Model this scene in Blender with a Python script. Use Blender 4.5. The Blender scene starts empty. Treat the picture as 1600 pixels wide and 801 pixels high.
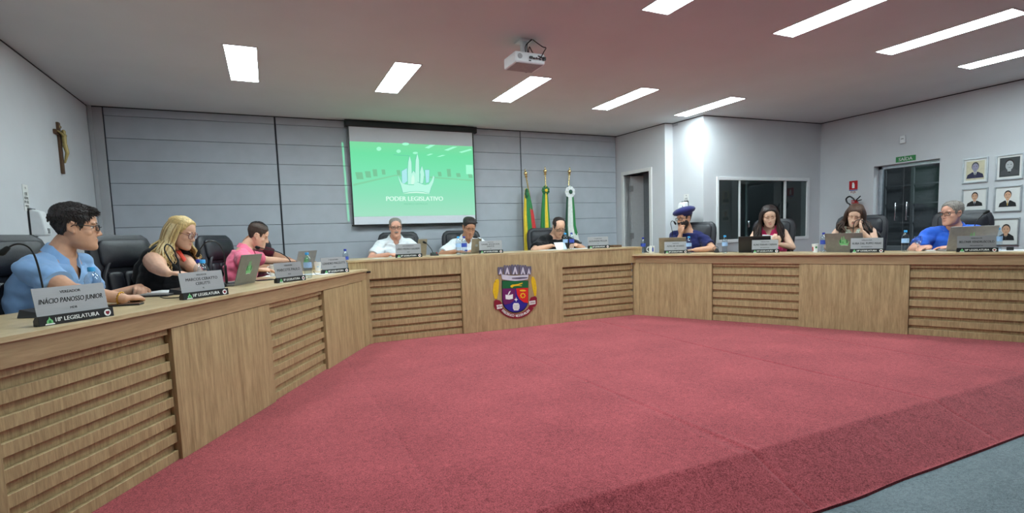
import bpy, bmesh, math, random
from mathutils import Vector, Matrix, noise
random.seed(7)
C = bpy.context.scene.collection
K = 0.78
V = Vector
# ------------------------------------------------------------------ camera
F, YAW, PIT, ROL, CY = 819.2635, .4307, .0883, -.0343, 441.6921
CAM = V((0, 0, 1.42*K))
fwd = V((math.sin(YAW)*math.cos(PIT), math.cos(YAW)*math.cos(PIT), -math.sin(PIT)))
rt = V((math.cos(YAW), -math.sin(YAW), 0)); up_ = rt.cross(fwd)
cr, sr = math.cos(ROL), math.sin(ROL)
RX, UX = cr*rt+sr*up_, -sr*rt+cr*up_
cam = bpy.data.cameras.new('camera'); cam_o = bpy.data.objects.new('camera', cam); C.objects.link(cam_o)
cam_o.matrix_world = Matrix(((RX.x, UX.x, -fwd.x, CAM.x), (RX.y, UX.y, -fwd.y, CAM.y), (RX.z, UX.z, -fwd.z, CAM.z), (0, 0, 0, 1)))
cam.sensor_width = 36; cam.lens = F/1600*36; cam.shift_y = (CY-400.5)/1600; cam.clip_start = .05
bpy.context.scene.camera = cam_o
# ------------------------------------------------------------------ world and exposure
w = bpy.data.worlds.new('night'); bpy.context.scene.world = w; w.use_nodes = True
w.node_tree.nodes['Background'].inputs[0].default_value = (.02, .025, .03, 1)
w.node_tree.nodes['Background'].inputs[1].default_value = .3
vs = bpy.context.scene.view_settings
vs.view_transform = 'Standard'; vs.look = 'None'; vs.gamma = 1; vs.exposure = 0.0; vs.use_curve_mapping = False
LIGHT = 42.0          # emission of the ceiling panels
# ------------------------------------------------------------------ helpers: rays from measured points to real planes
def ray(u, v): return RX*((u-800)/F)+UX*(-(v-CY)/F)+fwd
def at_z(u, v, z):
    d = ray(u, v); return CAM+d*((z-CAM.z)/d.z)
def at_p(u, v, p, n):
    d = ray(u, v); n = V((n[0], n[1], 0)); p = V((p[0], p[1], 0)); return CAM+d*((p-CAM).dot(n)/d.dot(n))
def s2l(c): return tuple(((x/255)/12.92 if x/255 <= .04045 else ((x/255+.055)/1.055)**2.4) for x in c)+(1,)
# ------------------------------------------------------------------ materials
def new_mat(name):
    m = bpy.data.materials.new(name); m.use_nodes = True; return m, m.node_tree, m.node_tree.nodes['Principled BSDF']
def mat(name, col, rough=.5, metal=0, var=.08, scale=30, bump=0, bscale=200, stretch=(1, 1, 1), spec=.5, sheen=0, coat=0, emis=None):
    m, t, b = new_mat(name); N, L = t.nodes, t.links
    c = s2l(col)
    tc = N.new('ShaderNodeTexCoord'); mp = N.new('ShaderNodeMapping'); mp.inputs['Scale'].default_value = stretch
    L.new(tc.outputs['Object'], mp.inputs['Vector'])
    ns = N.new('ShaderNodeTexNoise'); ns.inputs['Scale'].default_value = scale; ns.inputs['Detail'].default_value = 4
    L.new(mp.outputs[0], ns.inputs['Vector'])
    r = N.new('ShaderNodeValToRGB'); r.color_ramp.elements[0].position = .3; r.color_ramp.elements[1].position = .7
    r.color_ramp.elements[0].color = tuple(x*(1-var) for x in c[:3])+(1,); r.color_ramp.elements[1].color = tuple(min(1, x*(1+var)) for x in c[:3])+(1,)
    L.new(ns.outputs['Fac'], r.inputs[0]); L.new(r.outputs[0], b.inputs['Base Color'])
    b.inputs['Roughness'].default_value = rough; b.inputs['Metallic'].default_value = metal
    b.inputs['Specular IOR Level'].default_value = spec
    if sheen: b.inputs['Sheen Weight'].default_value = sheen
    if coat: b.inputs['Coat Weight'].default_value = coat
    if emis: b.inputs['Emission Color'].default_value = c; b.inputs['Emission Strength'].default_value = emis
    if bump:
        n2 = N.new('ShaderNodeTexNoise'); n2.inputs['Scale'].default_value = bscale; L.new(mp.outputs[0], n2.inputs['Vector'])
        bp = N.new('ShaderNodeBump'); bp.inputs['Strength'].default_value = bump; bp.inputs['Distance'].default_value = .01
        L.new(n2.outputs['Fac'], bp.inputs['Height']); L.new(bp.outputs[0], b.inputs['Normal'])
    return m
def wood(name, c0, c1, stretch, rough=.45, rnd=True):
    m, t, b = new_mat(name); N, L = t.nodes, t.links
    tc = N.new('ShaderNodeTexCoord'); oi = N.new('ShaderNodeObjectInfo'); ad = N.new('ShaderNodeVectorMath'); ad.operation = 'ADD'
    sc = N.new('ShaderNodeVectorMath'); sc.operation = 'SCALE'; cb = N.new('ShaderNodeCombineXYZ')
    for i in range(3): L.new(oi.outputs['Random'], cb.inputs[i])
    L.new(cb.outputs[0], sc.inputs[0]); sc.inputs['Scale'].default_value = 9 if rnd else 0
    L.new(tc.outputs['Object'], ad.inputs[0]); L.new(sc.outputs[0], ad.inputs[1])
    mp = N.new('ShaderNodeMapping'); mp.inputs['Scale'].default_value = stretch; L.new(ad.outputs[0], mp.inputs['Vector'])
    a = N.new('ShaderNodeTexNoise'); a.inputs['Scale'].default_value = 1.0; a.inputs['Detail'].default_value = 6; a.inputs['Distortion'].default_value = 1.4; a.inputs['Roughness'].default_value = .62
    f = N.new('ShaderNodeTexNoise'); f.inputs['Scale'].default_value = 6.0; f.inputs['Detail'].default_value = 3; f.inputs['Roughness'].default_value = .7
    L.new(mp.outputs[0], a.inputs['Vector']); L.new(mp.outputs[0], f.inputs['Vector'])
    mx = N.new('ShaderNodeMix'); mx.data_type = 'FLOAT'; mx.inputs[0].default_value = .42
    L.new(a.outputs['Fac'], mx.inputs[2]); L.new(f.outputs['Fac'], mx.inputs[3])
    r = N.new('ShaderNodeValToRGB'); e = r.color_ramp.elements; e[0].position = .36; e[1].position = .62
    e[0].color = s2l(c0); e[1].color = s2l(c1)
    L.new(mx.outputs[0], r.inputs[0]); L.new(r.outputs[0], b.inputs['Base Color'])
    b.inputs['Roughness'].default_value = rough
    bp = N.new('ShaderNodeBump'); bp.inputs['Strength'].default_value = .12; bp.inputs['Distance'].default_value = .004
    L.new(mx.outputs[0], bp.inputs['Height']); L.new(bp.outputs[0], b.inputs['Normal'])
    return m
def carpet(name, c0, c1, sc=420, bump=.6, streak=(1, 1, 1)):
    m, t, b = new_mat(name); N, L = t.nodes, t.links
    tc = N.new('ShaderNodeTexCoord'); mp = N.new('ShaderNodeMapping'); mp.inputs['Scale'].default_value = streak; L.new(tc.outputs['Object'], mp.inputs['Vector'])
    a = N.new('ShaderNodeTexNoise'); a.inputs['Scale'].default_value = sc; a.inputs['Detail'].default_value = 3
    f = N.new('ShaderNodeTexNoise'); f.inputs['Scale'].default_value = 38; f.inputs['Detail'].default_value = 7; f.inputs['Roughness'].default_value = .8; f.inputs['Distortion'].default_value = 1.2
    g = N.new('ShaderNodeTexNoise'); g.inputs['Scale'].default_value = 2.2; g.inputs['Detail'].default_value = 4
    for q in (a, f, g): L.new(mp.outputs[0], q.inputs['Vector'])
    m1 = N.new('ShaderNodeMix'); m1.data_type = 'FLOAT'; m1.inputs[0].default_value = .5; L.new(a.outputs['Fac'], m1.inputs[2]); L.new(f.outputs['Fac'], m1.inputs[3])
    m2 = N.new('ShaderNodeMix'); m2.data_type = 'FLOAT'; m2.inputs[0].default_value = .12; L.new(m1.outputs[0], m2.inputs[2]); L.new(g.outputs['Fac'], m2.inputs[3])
    r = N.new('ShaderNodeValToRGB'); e = r.color_ramp.elements; e[0].position = .4; e[1].position = .6; e[0].color = s2l(c0); e[1].color = s2l(c1)
    L.new(m2.outputs[0], r.inputs[0]); L.new(r.outputs[0], b.inputs['Base Color'])
    b.inputs['Roughness'].default_value = .95; b.inputs['Specular IOR Level'].default_value = .1; b.inputs['Sheen Weight'].default_value = .15
    b.inputs['Sheen Roughness'].default_value = .5
    bp = N.new('ShaderNodeBump'); bp.inputs['Strength'].default_value = bump; bp.inputs['Distance'].default_value = .006
    L.new(m1.outputs[0], bp.inputs['Height']); L.new(bp.outputs[0], b.inputs['Normal'])
    return m
def emit(name, col, strength):
    m = bpy.data.materials.new(name); m.use_nodes = True; t = m.node_tree; t.nodes.clear()
    o = t.nodes.new('ShaderNodeOutputMaterial'); e = t.nodes.new('ShaderNodeEmission'); e.inputs[0].default_value = s2l(col); e.inputs[1].default_value = strength
    t.links.new(e.outputs[0], o.inputs[0]); return m
def clear(name, tint, fac=.12, rough=.03):
    m = bpy.data.materials.new(name); m.use_nodes = True; t = m.node_tree; t.nodes.clear(); N, L = t.nodes, t.links
    o = N.new('ShaderNodeOutputMaterial'); a = N.new('ShaderNodeBsdfTransparent'); a.inputs[0].default_value = s2l(tint)
    g = N.new('ShaderNodeBsdfGlossy'); g.inputs['Roughness'].default_value = rough
    lw_ = N.new('ShaderNodeLayerWeight'); lw_.inputs[0].default_value = .5
    pw_ = N.new('ShaderNodeMath'); pw_.operation = 'POWER'; pw_.inputs[1].default_value = 4; ml = N.new('ShaderNodeMath'); ml.operation = 'MULTIPLY_ADD'; ml.inputs[1].default_value = .6; ml.inputs[2].default_value = fac; ml.use_clamp = True
    L.new(lw_.outputs['Facing'], pw_.inputs[0]); L.new(pw_.outputs[0], ml.inputs[0]); mx = N.new('ShaderNodeMixShader'); L.new(ml.outputs[0], mx.inputs[0]); L.new(a.outputs[0], mx.inputs[1]); L.new(g.outputs[0], mx.inputs[2])
    L.new(mx.outputs[0], o.inputs[0]); return m
M = {
 'wood_v': wood('oak_laminate_vertical', (146, 122, 86), (192, 168, 126), (24, 24, 1.5)),
 'wood_s': wood('oak_laminate_slat', (148, 124, 88), (190, 166, 124), (40, 6, 3)),
 'wood_h': wood('oak_laminate_horizontal', (152, 124, 90), (178, 150, 114), (1.6, 26, 26)),
 'wood_t': wood('oak_laminate_top', (170, 146, 108), (206, 184, 146), (2.2, 18, 18), rough=.32),
 'wood_b': mat('dark_oak', (112, 88, 62), .7),  # darker oak for desk supports and flag stands
 'red': carpet('red_carpet', (104, 34, 42), (188, 88, 94), sc=160),
 'grey_carpet': carpet('grey_carpet', (74, 86, 92), (138, 150, 156), sc=300, streak=(1, 1.6, 1)),
 'wall': mat('painted_plaster_pale', (206, 208, 212), .85, var=.03, scale=3, bump=.08, bscale=260),
 'ceil': mat('painted_ceiling', (206, 212, 214), .9, var=.03, scale=2, bump=.08, bscale=220),
 'panel': mat('blue_grey_wall_panel', (174, 180, 188), .8, var=.04, scale=6, bump=.15, bscale=420),
 'panel_back': mat('dark_panel_joint', (84, 90, 100), .9),
 'dark': mat('dark_trim_and_shade', (40, 40, 46), .7),
 'pillar': mat('pillar_paint', (176, 178, 182), .8, var=.04, scale=4, bump=.1, bscale=200),
 'white': mat('white_enamel', (228, 230, 232), .35, var=.02),
 'white_m': mat('white_matt', (222, 222, 220), .7, var=.02),
 'door': mat('door_laminate_grey', (188, 188, 190), .5, var=.03),
 'steel': mat('brushed_steel', (156, 155, 156), .45, .6, var=.06, scale=20, stretch=(1, 60, 60)),
 'alu': mat('aluminium', (190, 194, 200), .3, .9),
 'chrome': mat('chrome', (215, 215, 220), .12, 1),
 'brass': mat('polished_brass', (222, 196, 140), .25, 1),
 'leather': mat('black_leather', (30, 30, 38), .38, var=.25, scale=30, bump=.25, bscale=300, spec=.5),
 'black': mat('black_plastic', (20, 20, 22), .4, var=.1),
 'blackm': mat('black_foam', (14, 14, 15), .9, bump=.4, bscale=500),
 'ink': mat('black_ink', (18, 18, 20), .6),
 'whiteink': mat('white_ink', (236, 238, 236), .6),
 'green': mat('green_print', (40, 130, 66), .5), 'lgreen': mat('light_green_print', (120, 196, 130), .5),
 'dgreen': mat('deep_green', (16, 84, 48), .6),
 'glass': clear('clear_glass', (246, 248, 248), .03),
 'pet': clear('clear_bottle_plastic', (236, 243, 248), .1, .12),
 'smoke': clear('door_glass', (190, 198, 200), .012),
 'wglass': clear('window_glass', (178, 192, 192), .06),
 'capl': mat('light_blue_cap', (58, 160, 222), .4), 'capd': mat('navy_cap', (28, 46, 150), .4),
 'labl': mat('pale_blue_label', (160, 196, 236), .5, var=.15, scale=120), 'labd': mat('navy_label', (56, 78, 170), .5, var=.3, scale=120),
 'ceramic': mat('white_ceramic', (232, 232, 228), .2, coat=.4),
 'paper': mat('paper', (236, 238, 242), .8, var=.02),
 'lid_g': mat('grey_laptop_shell', (128, 126, 122), .42, .35), 'lid_t': mat('taupe_laptop_shell', (150, 138, 118), .4, .3),
 'lid_s': mat('silver_laptop_shell', (158, 156, 158), .4, .35), 'lid_b': mat('black_laptop_shell', (26, 26, 30), .4),
 'key': mat('laptop_keys', (40, 40, 44), .6), 'scr': mat('laptop_screen', (16, 18, 22), .2),
 'cross': mat('cross_wood', (92, 66, 44), .6, bump=.2, bscale=60), 'corpus': mat('aged_gold_figure', (168, 150, 96), .45, .3),
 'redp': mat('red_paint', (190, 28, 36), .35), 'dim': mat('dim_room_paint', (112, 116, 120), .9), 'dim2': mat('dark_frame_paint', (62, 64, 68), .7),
 'jeans': mat('dark_trousers', (38, 42, 58), .9, bump=.3, bscale=400), 'shoe': mat('black_shoe', (24, 22, 22), .4),
 'eyew': mat('eye_white', (222, 214, 208), .3), 'iris': mat('brown_iris', (50, 32, 22), .3), 'lip': mat('lip_skin', (168, 92, 84), .5), 'lipr': mat('pink_lipstick', (186, 62, 84), .4),
 'gold': mat('gold_chain', (214, 170, 74), .25, 1), 'flagg': mat('green_satin', (28, 128, 62), .45, sheen=.3), 'flagy': mat('yellow_satin', (232, 200, 40), .45, sheen=.3),
 'flagr': mat('red_satin', (200, 40, 42), .45, sheen=.3), 'flagw': mat('white_satin', (226, 230, 226), .5, sheen=.3), 'flagd': mat('dark_green_satin', (16, 74, 52), .5, sheen=.3),
}
def cloth(name, col, var=.06): return mat(name, col, .88, var=var, scale=14, bump=.25, bscale=600, sheen=.2, spec=.2)
def skinm(name, col): return mat(name, col, .5, var=.07, scale=22, bump=.05, bscale=250, spec=.35)
# ------------------------------------------------------------------ mesh building
class MB:
    def __init__(s): s.v = []; s.f = []; s.m = []
    def add(s, vs_, fs, mi=0):
        o = len(s.v); s.v += [tuple(p) for p in vs_]; s.f += [tuple(i+o for i in f) for f in fs]; s.m += [mi]*len(fs)
    def box(s, lo, hi, mi=0, T=None):
        x0, y0, z0 = lo; x1, y1, z1 = hi
        p = [V(q) for q in ((x0, y0, z0), (x1, y0, z0), (x1, y1, z0), (x0, y1, z0), (x0, y0, z1), (x1, y0, z1), (x1, y1, z1), (x0, y1, z1))]
        if T: p = [T @ q for q in p]
        s.add(p, [(0, 3, 2, 1), (4, 5, 6, 7), (0, 1, 5, 4), (1, 2, 6, 5), (2, 3, 7, 6), (3, 0, 4, 7)], mi)
    def rings(s, rs, mi=0, cap=True, close=False):
        n = len(rs[0]); k = len(rs); vs_ = [p for r in rs for p in r]; fs = []
        for i in range(k-1+(1 if close else 0)):
            a, b = i*n, ((i+1) % k)*n
            for j in range(n): fs.append((a+j, a+(j+1) % n, b+(j+1) % n, b+j))
        if cap and not close: fs += [tuple(reversed(range(n))), tuple(range((k-1)*n, k*n))]
        s.add(vs_, fs, mi)
    def tube(s, pts, rad, n=10, mi=0, cap=True, flat=1, close=False):
        pts = [V(p) for p in pts]; k = len(pts)
        if not hasattr(rad, '__len__'): rad = [rad]*k
        t0 = (pts[1]-pts[0]).normalized(); u = t0.orthogonal().normalized(); rs = []
        for i, p in enumerate(pts):
            if close: t = (pts[(i+1) % k]-pts[i-1])
            else: t = pts[min(i+1, k-1)]-pts[max(i-1, 0)]
            t = t.normalized() if t.length > 1e-9 else t0
            u = (u-t*u.dot(t)); u = u.normalized() if u.length > 1e-6 else t.orthogonal().normalized()
            v = t.cross(u)
            rs.append([p+(u*math.cos(a)+v*math.sin(a)*flat)*rad[i] for a in (2*math.pi*j/n for j in range(n))])
        s.rings(rs, mi, cap, close)
    def caps(s, pts, rad, n=12, mi=0):
        # tube with rounded ends
        pts = [V(p) for p in pts]; k = len(pts)
        if not hasattr(rad, '__len__'): rad = [rad]*k
        a = (pts[0]-pts[1]).normalized(); b = (pts[-1]-pts[-2]).normalized(); P = []; R = []
        for q in (1, .8, .45): P.append(pts[0]+a*rad[0]*math.sin(q*math.pi/2)); R.append(max(rad[0]*math.cos(q*math.pi/2), rad[0]*.12))
        P += pts; R += list(rad)
        for q in (.45, .8, 1): P.append(pts[-1]+b*rad[-1]*math.sin(q*math.pi/2)); R.append(max(rad[-1]*math.cos(q*math.pi/2), rad[-1]*.12))
        s.tube(P, R, n, mi)
    def ell(s, c, r, T=None, nu=16, nv=10, mi=0, fn=None):
        c = V(c); rs = []
        for i in range(nv+1):
            th = math.pi*(i/nv); th = max(.02, min(math.pi-.02, th)); ring = []
            for j in range(nu):
                ph = 2*math.pi*j/nu; d = V((math.sin(th)*math.cos(ph), math.sin(th)*math.sin(ph), -math.cos(th)))
                q = V((d.x*r[0], d.y*r[1], d.z*r[2]))
                if fn: q = fn(q+c)-c
                q = q+c; ring.append(T @ q if T else q)
            rs.append(ring)
        s.rings(rs, mi)
    def lathe(s, prof, c=(0, 0, 0), n=20, mi=0, T=None, cap=True):
        c = V(c); rs = []
        for r, z in prof:
            ring = [V((max(r, 1e-4)*math.cos(a), max(r, 1e-4)*math.sin(a), z))+c for a in (2*math.pi*j/n for j in range(n))]
            rs.append([T @ q for q in ring] if T else ring)
        s.rings(rs, mi, cap)
    def poly(s, pts2, d0, d1, T, mi=0):
        # extrude a 2D outline (x, z) from depth d0 to d1 (y), then transform
        n = len(pts2); a = [T @ V((x, d0, z)) for x, z in pts2]; b = [T @ V((x, d1, z)) for x, z in pts2]
        s.add(a+b, [tuple(range(n)), tuple(reversed(range(n, 2*n)))]+[(i, n+i, n+(i+1) % n, (i+1) % n) for i in range(n)], mi)
    def mesh(s, name, smooth=True):
        me = bpy.data.meshes.new(name); me.from_pydata(s.v, [], s.f); me.validate()
        if smooth: me.polygons.foreach_set('use_smooth', [True]*len(me.polygons))
        if len(me.polygons) == len(s.m): me.polygons.foreach_set('material_index', s.m)
        me.update(); return me
def fixn(me):
    bm = bmesh.new(); bm.from_mesh(me); bmesh.ops.recalc_face_normals(bm, faces=bm.faces); bm.to_mesh(me); bm.free()
def obj(name, mb, mats, parent=None, smooth=True, bevel=0, loc=None, rz=None, fix=True, angle=35):
    me = mb.mesh(name, smooth) if isinstance(mb, MB) else mb
    if fix: fixn(me)
    if not isinstance(mats, (list, tuple)): mats = [mats]
    for m in mats: me.materials.append(m)
    o = bpy.data.objects.new(name, me); C.objects.link(o)
    if parent: o.parent = parent
    if loc is not None: o.location = loc
    if rz is not None: o.rotation_euler = (0, 0, rz)
    if smooth: me.set_sharp_from_angle(angle=math.radians(angle))
    if bevel:
        b = o.modifiers.new('bevel', 'BEVEL'); b.width = bevel; b.segments = 2; b.limit_method = 'ANGLE'; b.angle_limit = math.radians(40)
    return o
def thing(name, label, cat, loc=(0, 0, 0), rz=0, group=None):
    o = bpy.data.objects.new(name, None); C.objects.link(o); o.location = loc; o.rotation_euler = (0, 0, rz); o.empty_display_size = .1
    o['label'] = label; o['category'] = cat
    if group: o['group'] = group
    return o
def tag(o, label, cat, group=None):
    o['label'] = label; o['category'] = cat
    if group: o['group'] = group
    return o
def struct(name, mb, m, parent=None, **k):
    o = obj(name, mb, m, parent, **k)
    if not parent: o['kind'] = 'structure'
    return o
def remesh(mb, vox, smooth=2, name='m'):
    me = mb.mesh(name); fixn(me); o = bpy.data.objects.new('tmp', me); C.objects.link(o)
    r = o.modifiers.new('r', 'REMESH'); r.mode = 'VOXEL'; r.voxel_size = vox; r.use_smooth_shade = True
    if smooth: sm = o.modifiers.new('s', 'SMOOTH'); sm.factor = .5; sm.iterations = smooth
    dg = bpy.context.evaluated_depsgraph_get(); dg.update(); out = bpy.data.meshes.new_from_object(o.evaluated_get(dg)); out.name = name
    bpy.data.objects.remove(o); bpy.data.meshes.remove(me)
    return out
def text_mesh(lines, name='lettering', bold=.0):
    """lines: (string, x, z, height, max width, shear, align)"""
    bm = bmesh.new()
    for (st, x, z, h, wmax, shear, T) in lines:
        cu = bpy.data.curves.new('t', 'FONT'); cu.body = st; cu.size = h*1.38; cu.shear = shear; cu.align_x = 'CENTER'; cu.resolution_u = 3; cu.extrude = 0
        o = bpy.data.objects.new('t', cu); C.objects.link(o)
        dg = bpy.context.evaluated_depsgraph_get(); dg.update(); me = bpy.data.meshes.new_from_object(o.evaluated_get(dg))
        if me.vertices:
            xs = [v.co.x for v in me.vertices]; wd = max(xs)-min(xs); f = min(1, wmax/wd) if wmax else 1; mid = (max(xs)+min(xs))/2
            base_ = [V(((v.co.x-mid)*f+x, 0, v.co.y+z)) for v in me.vertices]
            for dx_ in ((-1, 0, 1) if bold else (0,)):
                for v, q in zip(me.vertices, base_):
                    q = q+V((dx_*bold*h*.8, -abs(dx_)*.00004, dx_*bold*h*.15)); v.co = T @ q if T else q
                bm.from_mesh(me)
        bpy.data.objects.remove(o); bpy.data.curves.remove(cu); bpy.data.meshes.remove(me)
    me = bpy.data.meshes.new(name); bm.to_mesh(me); bm.free(); return me
I4 = Matrix.Identity(4)
def TR(x, y, z): return Matrix.Translation((x, y, z))
def frame(o, xd, yd, zd=None):
    xd = V(xd).normalized(); yd = V(yd).normalized(); zd = V(zd).normalized() if zd else xd.cross(yd).normalized()
    return Matrix(((xd.x, yd.x, zd.x, o[0]), (xd.y, yd.y, zd.y, o[1]), (xd.z, yd.z, zd.z, o[2]), (0, 0, 0, 1)))
def catmull(pts, n=6):
    P = [V(p) for p in pts]; P = [P[0]*2-P[1]]+P+[P[-1]*2-P[-2]]; out = []
    for i in range(1, len(P)-2):
        for j in range(n):
            t = j/n; a, b, c, d = P[i-1:i+3]
            out.append(.5*((2*b)+(c-a)*t+(2*a-5*b+4*c-d)*t*t+(3*b-a-3*c+d)*t**3))
    out.append(P[-2]); return out
def sstep(x): x = max(0, min(1, x)); return x*x*(3-2*x)
# ================================================================== the room
ZC = 3.398*K; XL = -2.125*K; XR = 9.88*K; YB = 9.11*K; YR = -6*K; ZF = -.2*K; YE = 2.32*K
A = [(6.64*K, 9.11*K), (6.751*K, 7.736*K), (6.922*K, 7.717*K), (6.976*K, 7.015*K), (9.88*K, 6.893*K)]
def wall_run(name, p0, p1, z0, z1, th=.12, hole=None, m='wall', side=1):
    """vertical wall from p0 to p1 (plan); hole = (s0, s1, z0, z1); thickness to the outside"""
    p0, p1 = V((p0[0], p0[1], 0)), V((p1[0], p1[1], 0)); d = (p1-p0); L_ = d.length; d.normalize(); n = V((d.y, -d.x, 0))*side
    T = frame((p0.x, p0.y, 0), d, n, (0, 0, 1)); b = MB()
    if hole:
        a0, a1, b0, b1 = hole
        b.box((0, 0, z0), (a0, th, z1), T=T); b.box((a1, 0, z0), (L_, th, z1), T=T); b.box((a0, 0, b1), (a1, th, z1), T=T)
        if b0 > z0: b.box((a0, 0, z0), (a1, th, b0), T=T)
    else: b.box((0, 0, z0), (L_, th, z1), T=T)
    return struct(name, b, M[m], smooth=False), T
wall_run('wall_left', (XL, YR), (XL, YB), ZF, ZC, side=-1)
# window wall opening measured on its plane
wA, wB = V((A[3][0], A[3][1], 0)), V((A[4][0], A[4][1], 0)); wd = (wB-wA).normalized(); wn = V((wd.y, -wd.x, 0))
def on_w(u, v): p = at_p(u, v, wA, wn); return (p-wA).dot(wd), p.z
w0 = on_w(1120.5, 276); w1 = on_w(1263, 278); w2 = on_w(1261, 372.5)
win = (w0[0], w1[0], w2[1]-.005, (w0[1]+w1[1])/2)
wall_win, TW = wall_run('wall_window_side', A[3], A[4], ZF, ZC, hole=win, side=-1)
dA, dB = V((A[0][0], A[0][1], 0)), V((A[1][0], A[1][1], 0)); dd = (dB-dA).normalized(); dn = V((dd.y, -dd.x, 0))
def on_d(u, v): p = at_p(u, v, dA, dn); return (p-dA).dot(dd), p.z
q0 = on_d(975, 276); q1 = on_d(1014.5, 265)
dh = (q0[0], q1[0], 0, (q0[1]+q1[1])/2)
wall_al, TD = wall_run('wall_alcove', A[0], A[1], ZF, ZC, hole=dh, side=-1)
b = MB()
for p0, p1 in ((A[1], A[2]), (A[2], A[3])):
    p0_, p1_ = V((p0[0], p0[1], 0)), V((p1[0], p1[1], 0)); d = (p1_-p0_); L_ = d.length; d.normalize()
    b.box((0, 0, ZF), (L_, .12, ZC), T=frame((p0[0], p0[1], 0), d, V((-d.y, d.x, 0)), (0, 0, 1)))
struct('wall_column', b, M['wall'], smooth=False)
# right wall with the exit opening
def on_r(u, v): p = at_p(u, v, (XR, 0), (1, 0)); return p.y, p.z
ey0, ey1 = on_r(1467, 290)[0], on_r(1364.8, 290)[0]; ez = (on_r(1468.5, 247.5)[1]+on_r(1366, 260)[1])/2
b = MB(); TH = .16
b.box((XR, YR, ZF), (XR+TH, ey0, ZC)); b.box((XR, ey1, ZF), (XR+TH, 6.95*K, ZC)); b.box((XR, ey0, ez), (XR+TH, ey1, ZC))
struct('wall_right', b, M['wall'], smooth=False)
b = MB(); b.box((XL-.1, YR-.12, ZF), (XR+.1, YR, ZC)); struct('wall_rear', b, M['wall'], smooth=False)
# ceiling
b = MB(); b.box((XL-.12, YR-.12, ZC), (XR+.2, YB+.2, ZC+.1)); struct('ceiling', b, M['ceil'], smooth=False)
# shade of the ceiling gap, put in as thin dark strips on the walls
n_ = 0
def shade_strip(p0, p1, nrm):
    global n_; n_ += 1; p0, p1 = V((*p0, 0)), V((*p1, 0)); d = p1-p0; L_ = d.length; d.normalize(); b = MB()
    b.box((0, -.003, ZC-.011), (L_, .0, ZC-.0005), T=frame(p0, d, V(nrm).normalized(), (0, 0, 1))); struct('trim_%d' % n_, b, M['dark'], smooth=False)
shade_strip((XL, YR), (XL, YB), (-1, 0, 0)); shade_strip((XL, YB-.03), (A[0][0], YB-.03), (0, 1, 0)); shade_strip(A[0], A[1], -dn); shade_strip(A[1], A[2], (0, 1, 0)); shade_strip(A[2], A[3], (1, 0, 0)); shade_strip(A[3], A[4], -wn); shade_strip((XR, YR), (XR, A[4][1]), (1, 0, 0))
# back wall: substrate and the separate boards
b = MB(); b.box((XL-.1, YB, ZF), (A[0][0]+.02, YB+.12, ZC)); bw = struct('wall_back', b, M['panel_back'], smooth=False)
rows = [3.398, 3.28, 2.975, 2.667, 2.351, 2.045, 1.731, 1.42, 1.11, .80, .49, .18, 0]
cols = [(-1.955, .208), (.222, 4.445), (4.453, 6.632)]
for c0, c1 in cols:
    for i in range(len(rows)-1):
        g0 = .0018; z1_, z0_ = rows[i]*K-g0, rows[i+1]*K+g0; b = MB()
        b.box((c0*K+.005, -.018, z0_), (c1*K-.005, .0, z1_-(.001 if i else 0)))
        obj('panel', b, M['panel'], bw, smooth=False, loc=(0, YB, 0), bevel=.0015)
b = MB(); b.box((XL+.002, YB-.03, 0), (-1.965*K, YB, ZC)); b.box((XL+.002, YB-.055, 0), (XL+.04, YB-.03, ZC)); struct('trim_8', b, M['pillar'], smooth=False, bevel=.004)
b = MB(); b.box((.208*K+.0006, YB-.02, 0), (.222*K-.0006, YB-.003, ZC)); struct('trim_9', b, M['dark'], smooth=False)
# grey floor and red carpeted platform
b = MB(); b.box((XL-.1, YR-.1, ZF-.05), (XR+.1, YE+.05, ZF)); struct('floor', b, M['grey_carpet'], smooth=False)
def carpet_mesh():
    b = MB(); xs = []; x = XL
    while x < XR: xs.append(x); x += .03
    for sx in (2.71*K, 4.76*K, 6.28*K, .75*K, 8.2*K, -1.1*K): xs += [sx-.026, sx-.013, sx, sx+.013, sx+.026]
    xs.sort()
    xs.append(XR); ys = [YE+.02+(YB-YE)*(i/150)**1.0 for i in range(151)]
    ramp = [1.87, 1.875, 1.89, 1.91, 1.94, 1.97, 2.0, 2.03, 2.06, 2.09, 2.12, 2.15, 2.18, 2.21, 2.24, 2.27, 2.3, 2.32]
    ys = [r*K for r in ramp]+ys; seams = [2.71*K, 4.76*K, 6.28*K, .75*K, 8.2*K, -1.1*K]
    for y in ys:
        for x in xs:
            t = (y-1.88*K)/(YE-1.88*K)
            if t >= 1: z = 0
            else: z = ZF*(1-max(0, t))**.9
            yy = y
            if y <= 1.88*K: z = ZF+.012 if y > 1.872*K else ZF-.004
            if y <= 1.9*K: yy = y+.012*noise.noise(V((x*2.3, 0, 5)))
            amp = .0022 if t >= 1 else .005
            z += amp*noise.noise(V((x*1.7, y*1.1, 0))) if y > 1.9*K else 0
            if 0 < t < 1:
                z += .0065*sstep(1-abs(t-.5)*2)*max(0, noise.noise(V((x*9, y*2.5, 3))))*(.4+noise.noise(V((x*.9, 2, 1))))*1.6
            for k_, sx in enumerate(seams):
                dx = abs(x-sx-.01*math.sin(y*1.3+k_))
                if dx < .02 and y > 1.9*K: z -= .009*(1-dx/.02)*(.6+.6*noise.noise(V((x, y*1.5, 7))))
            if abs(x-2.71*K) < .16 and t > 1: z += .006*math.sin((x-2.71*K)*60)*max(0, 1-(y-YE)/1.2)*(1-abs(x-2.71*K)/.16)
            b.v.append((x, yy, z))
    nx = len(xs)
    for j in range(len(ys)-1):
        for i in range(nx-1): a = j*nx+i; b.f.append((a, a+1, a+nx+1, a+nx)); b.m.append(0)
    o = len(b.v)
    return b
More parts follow.
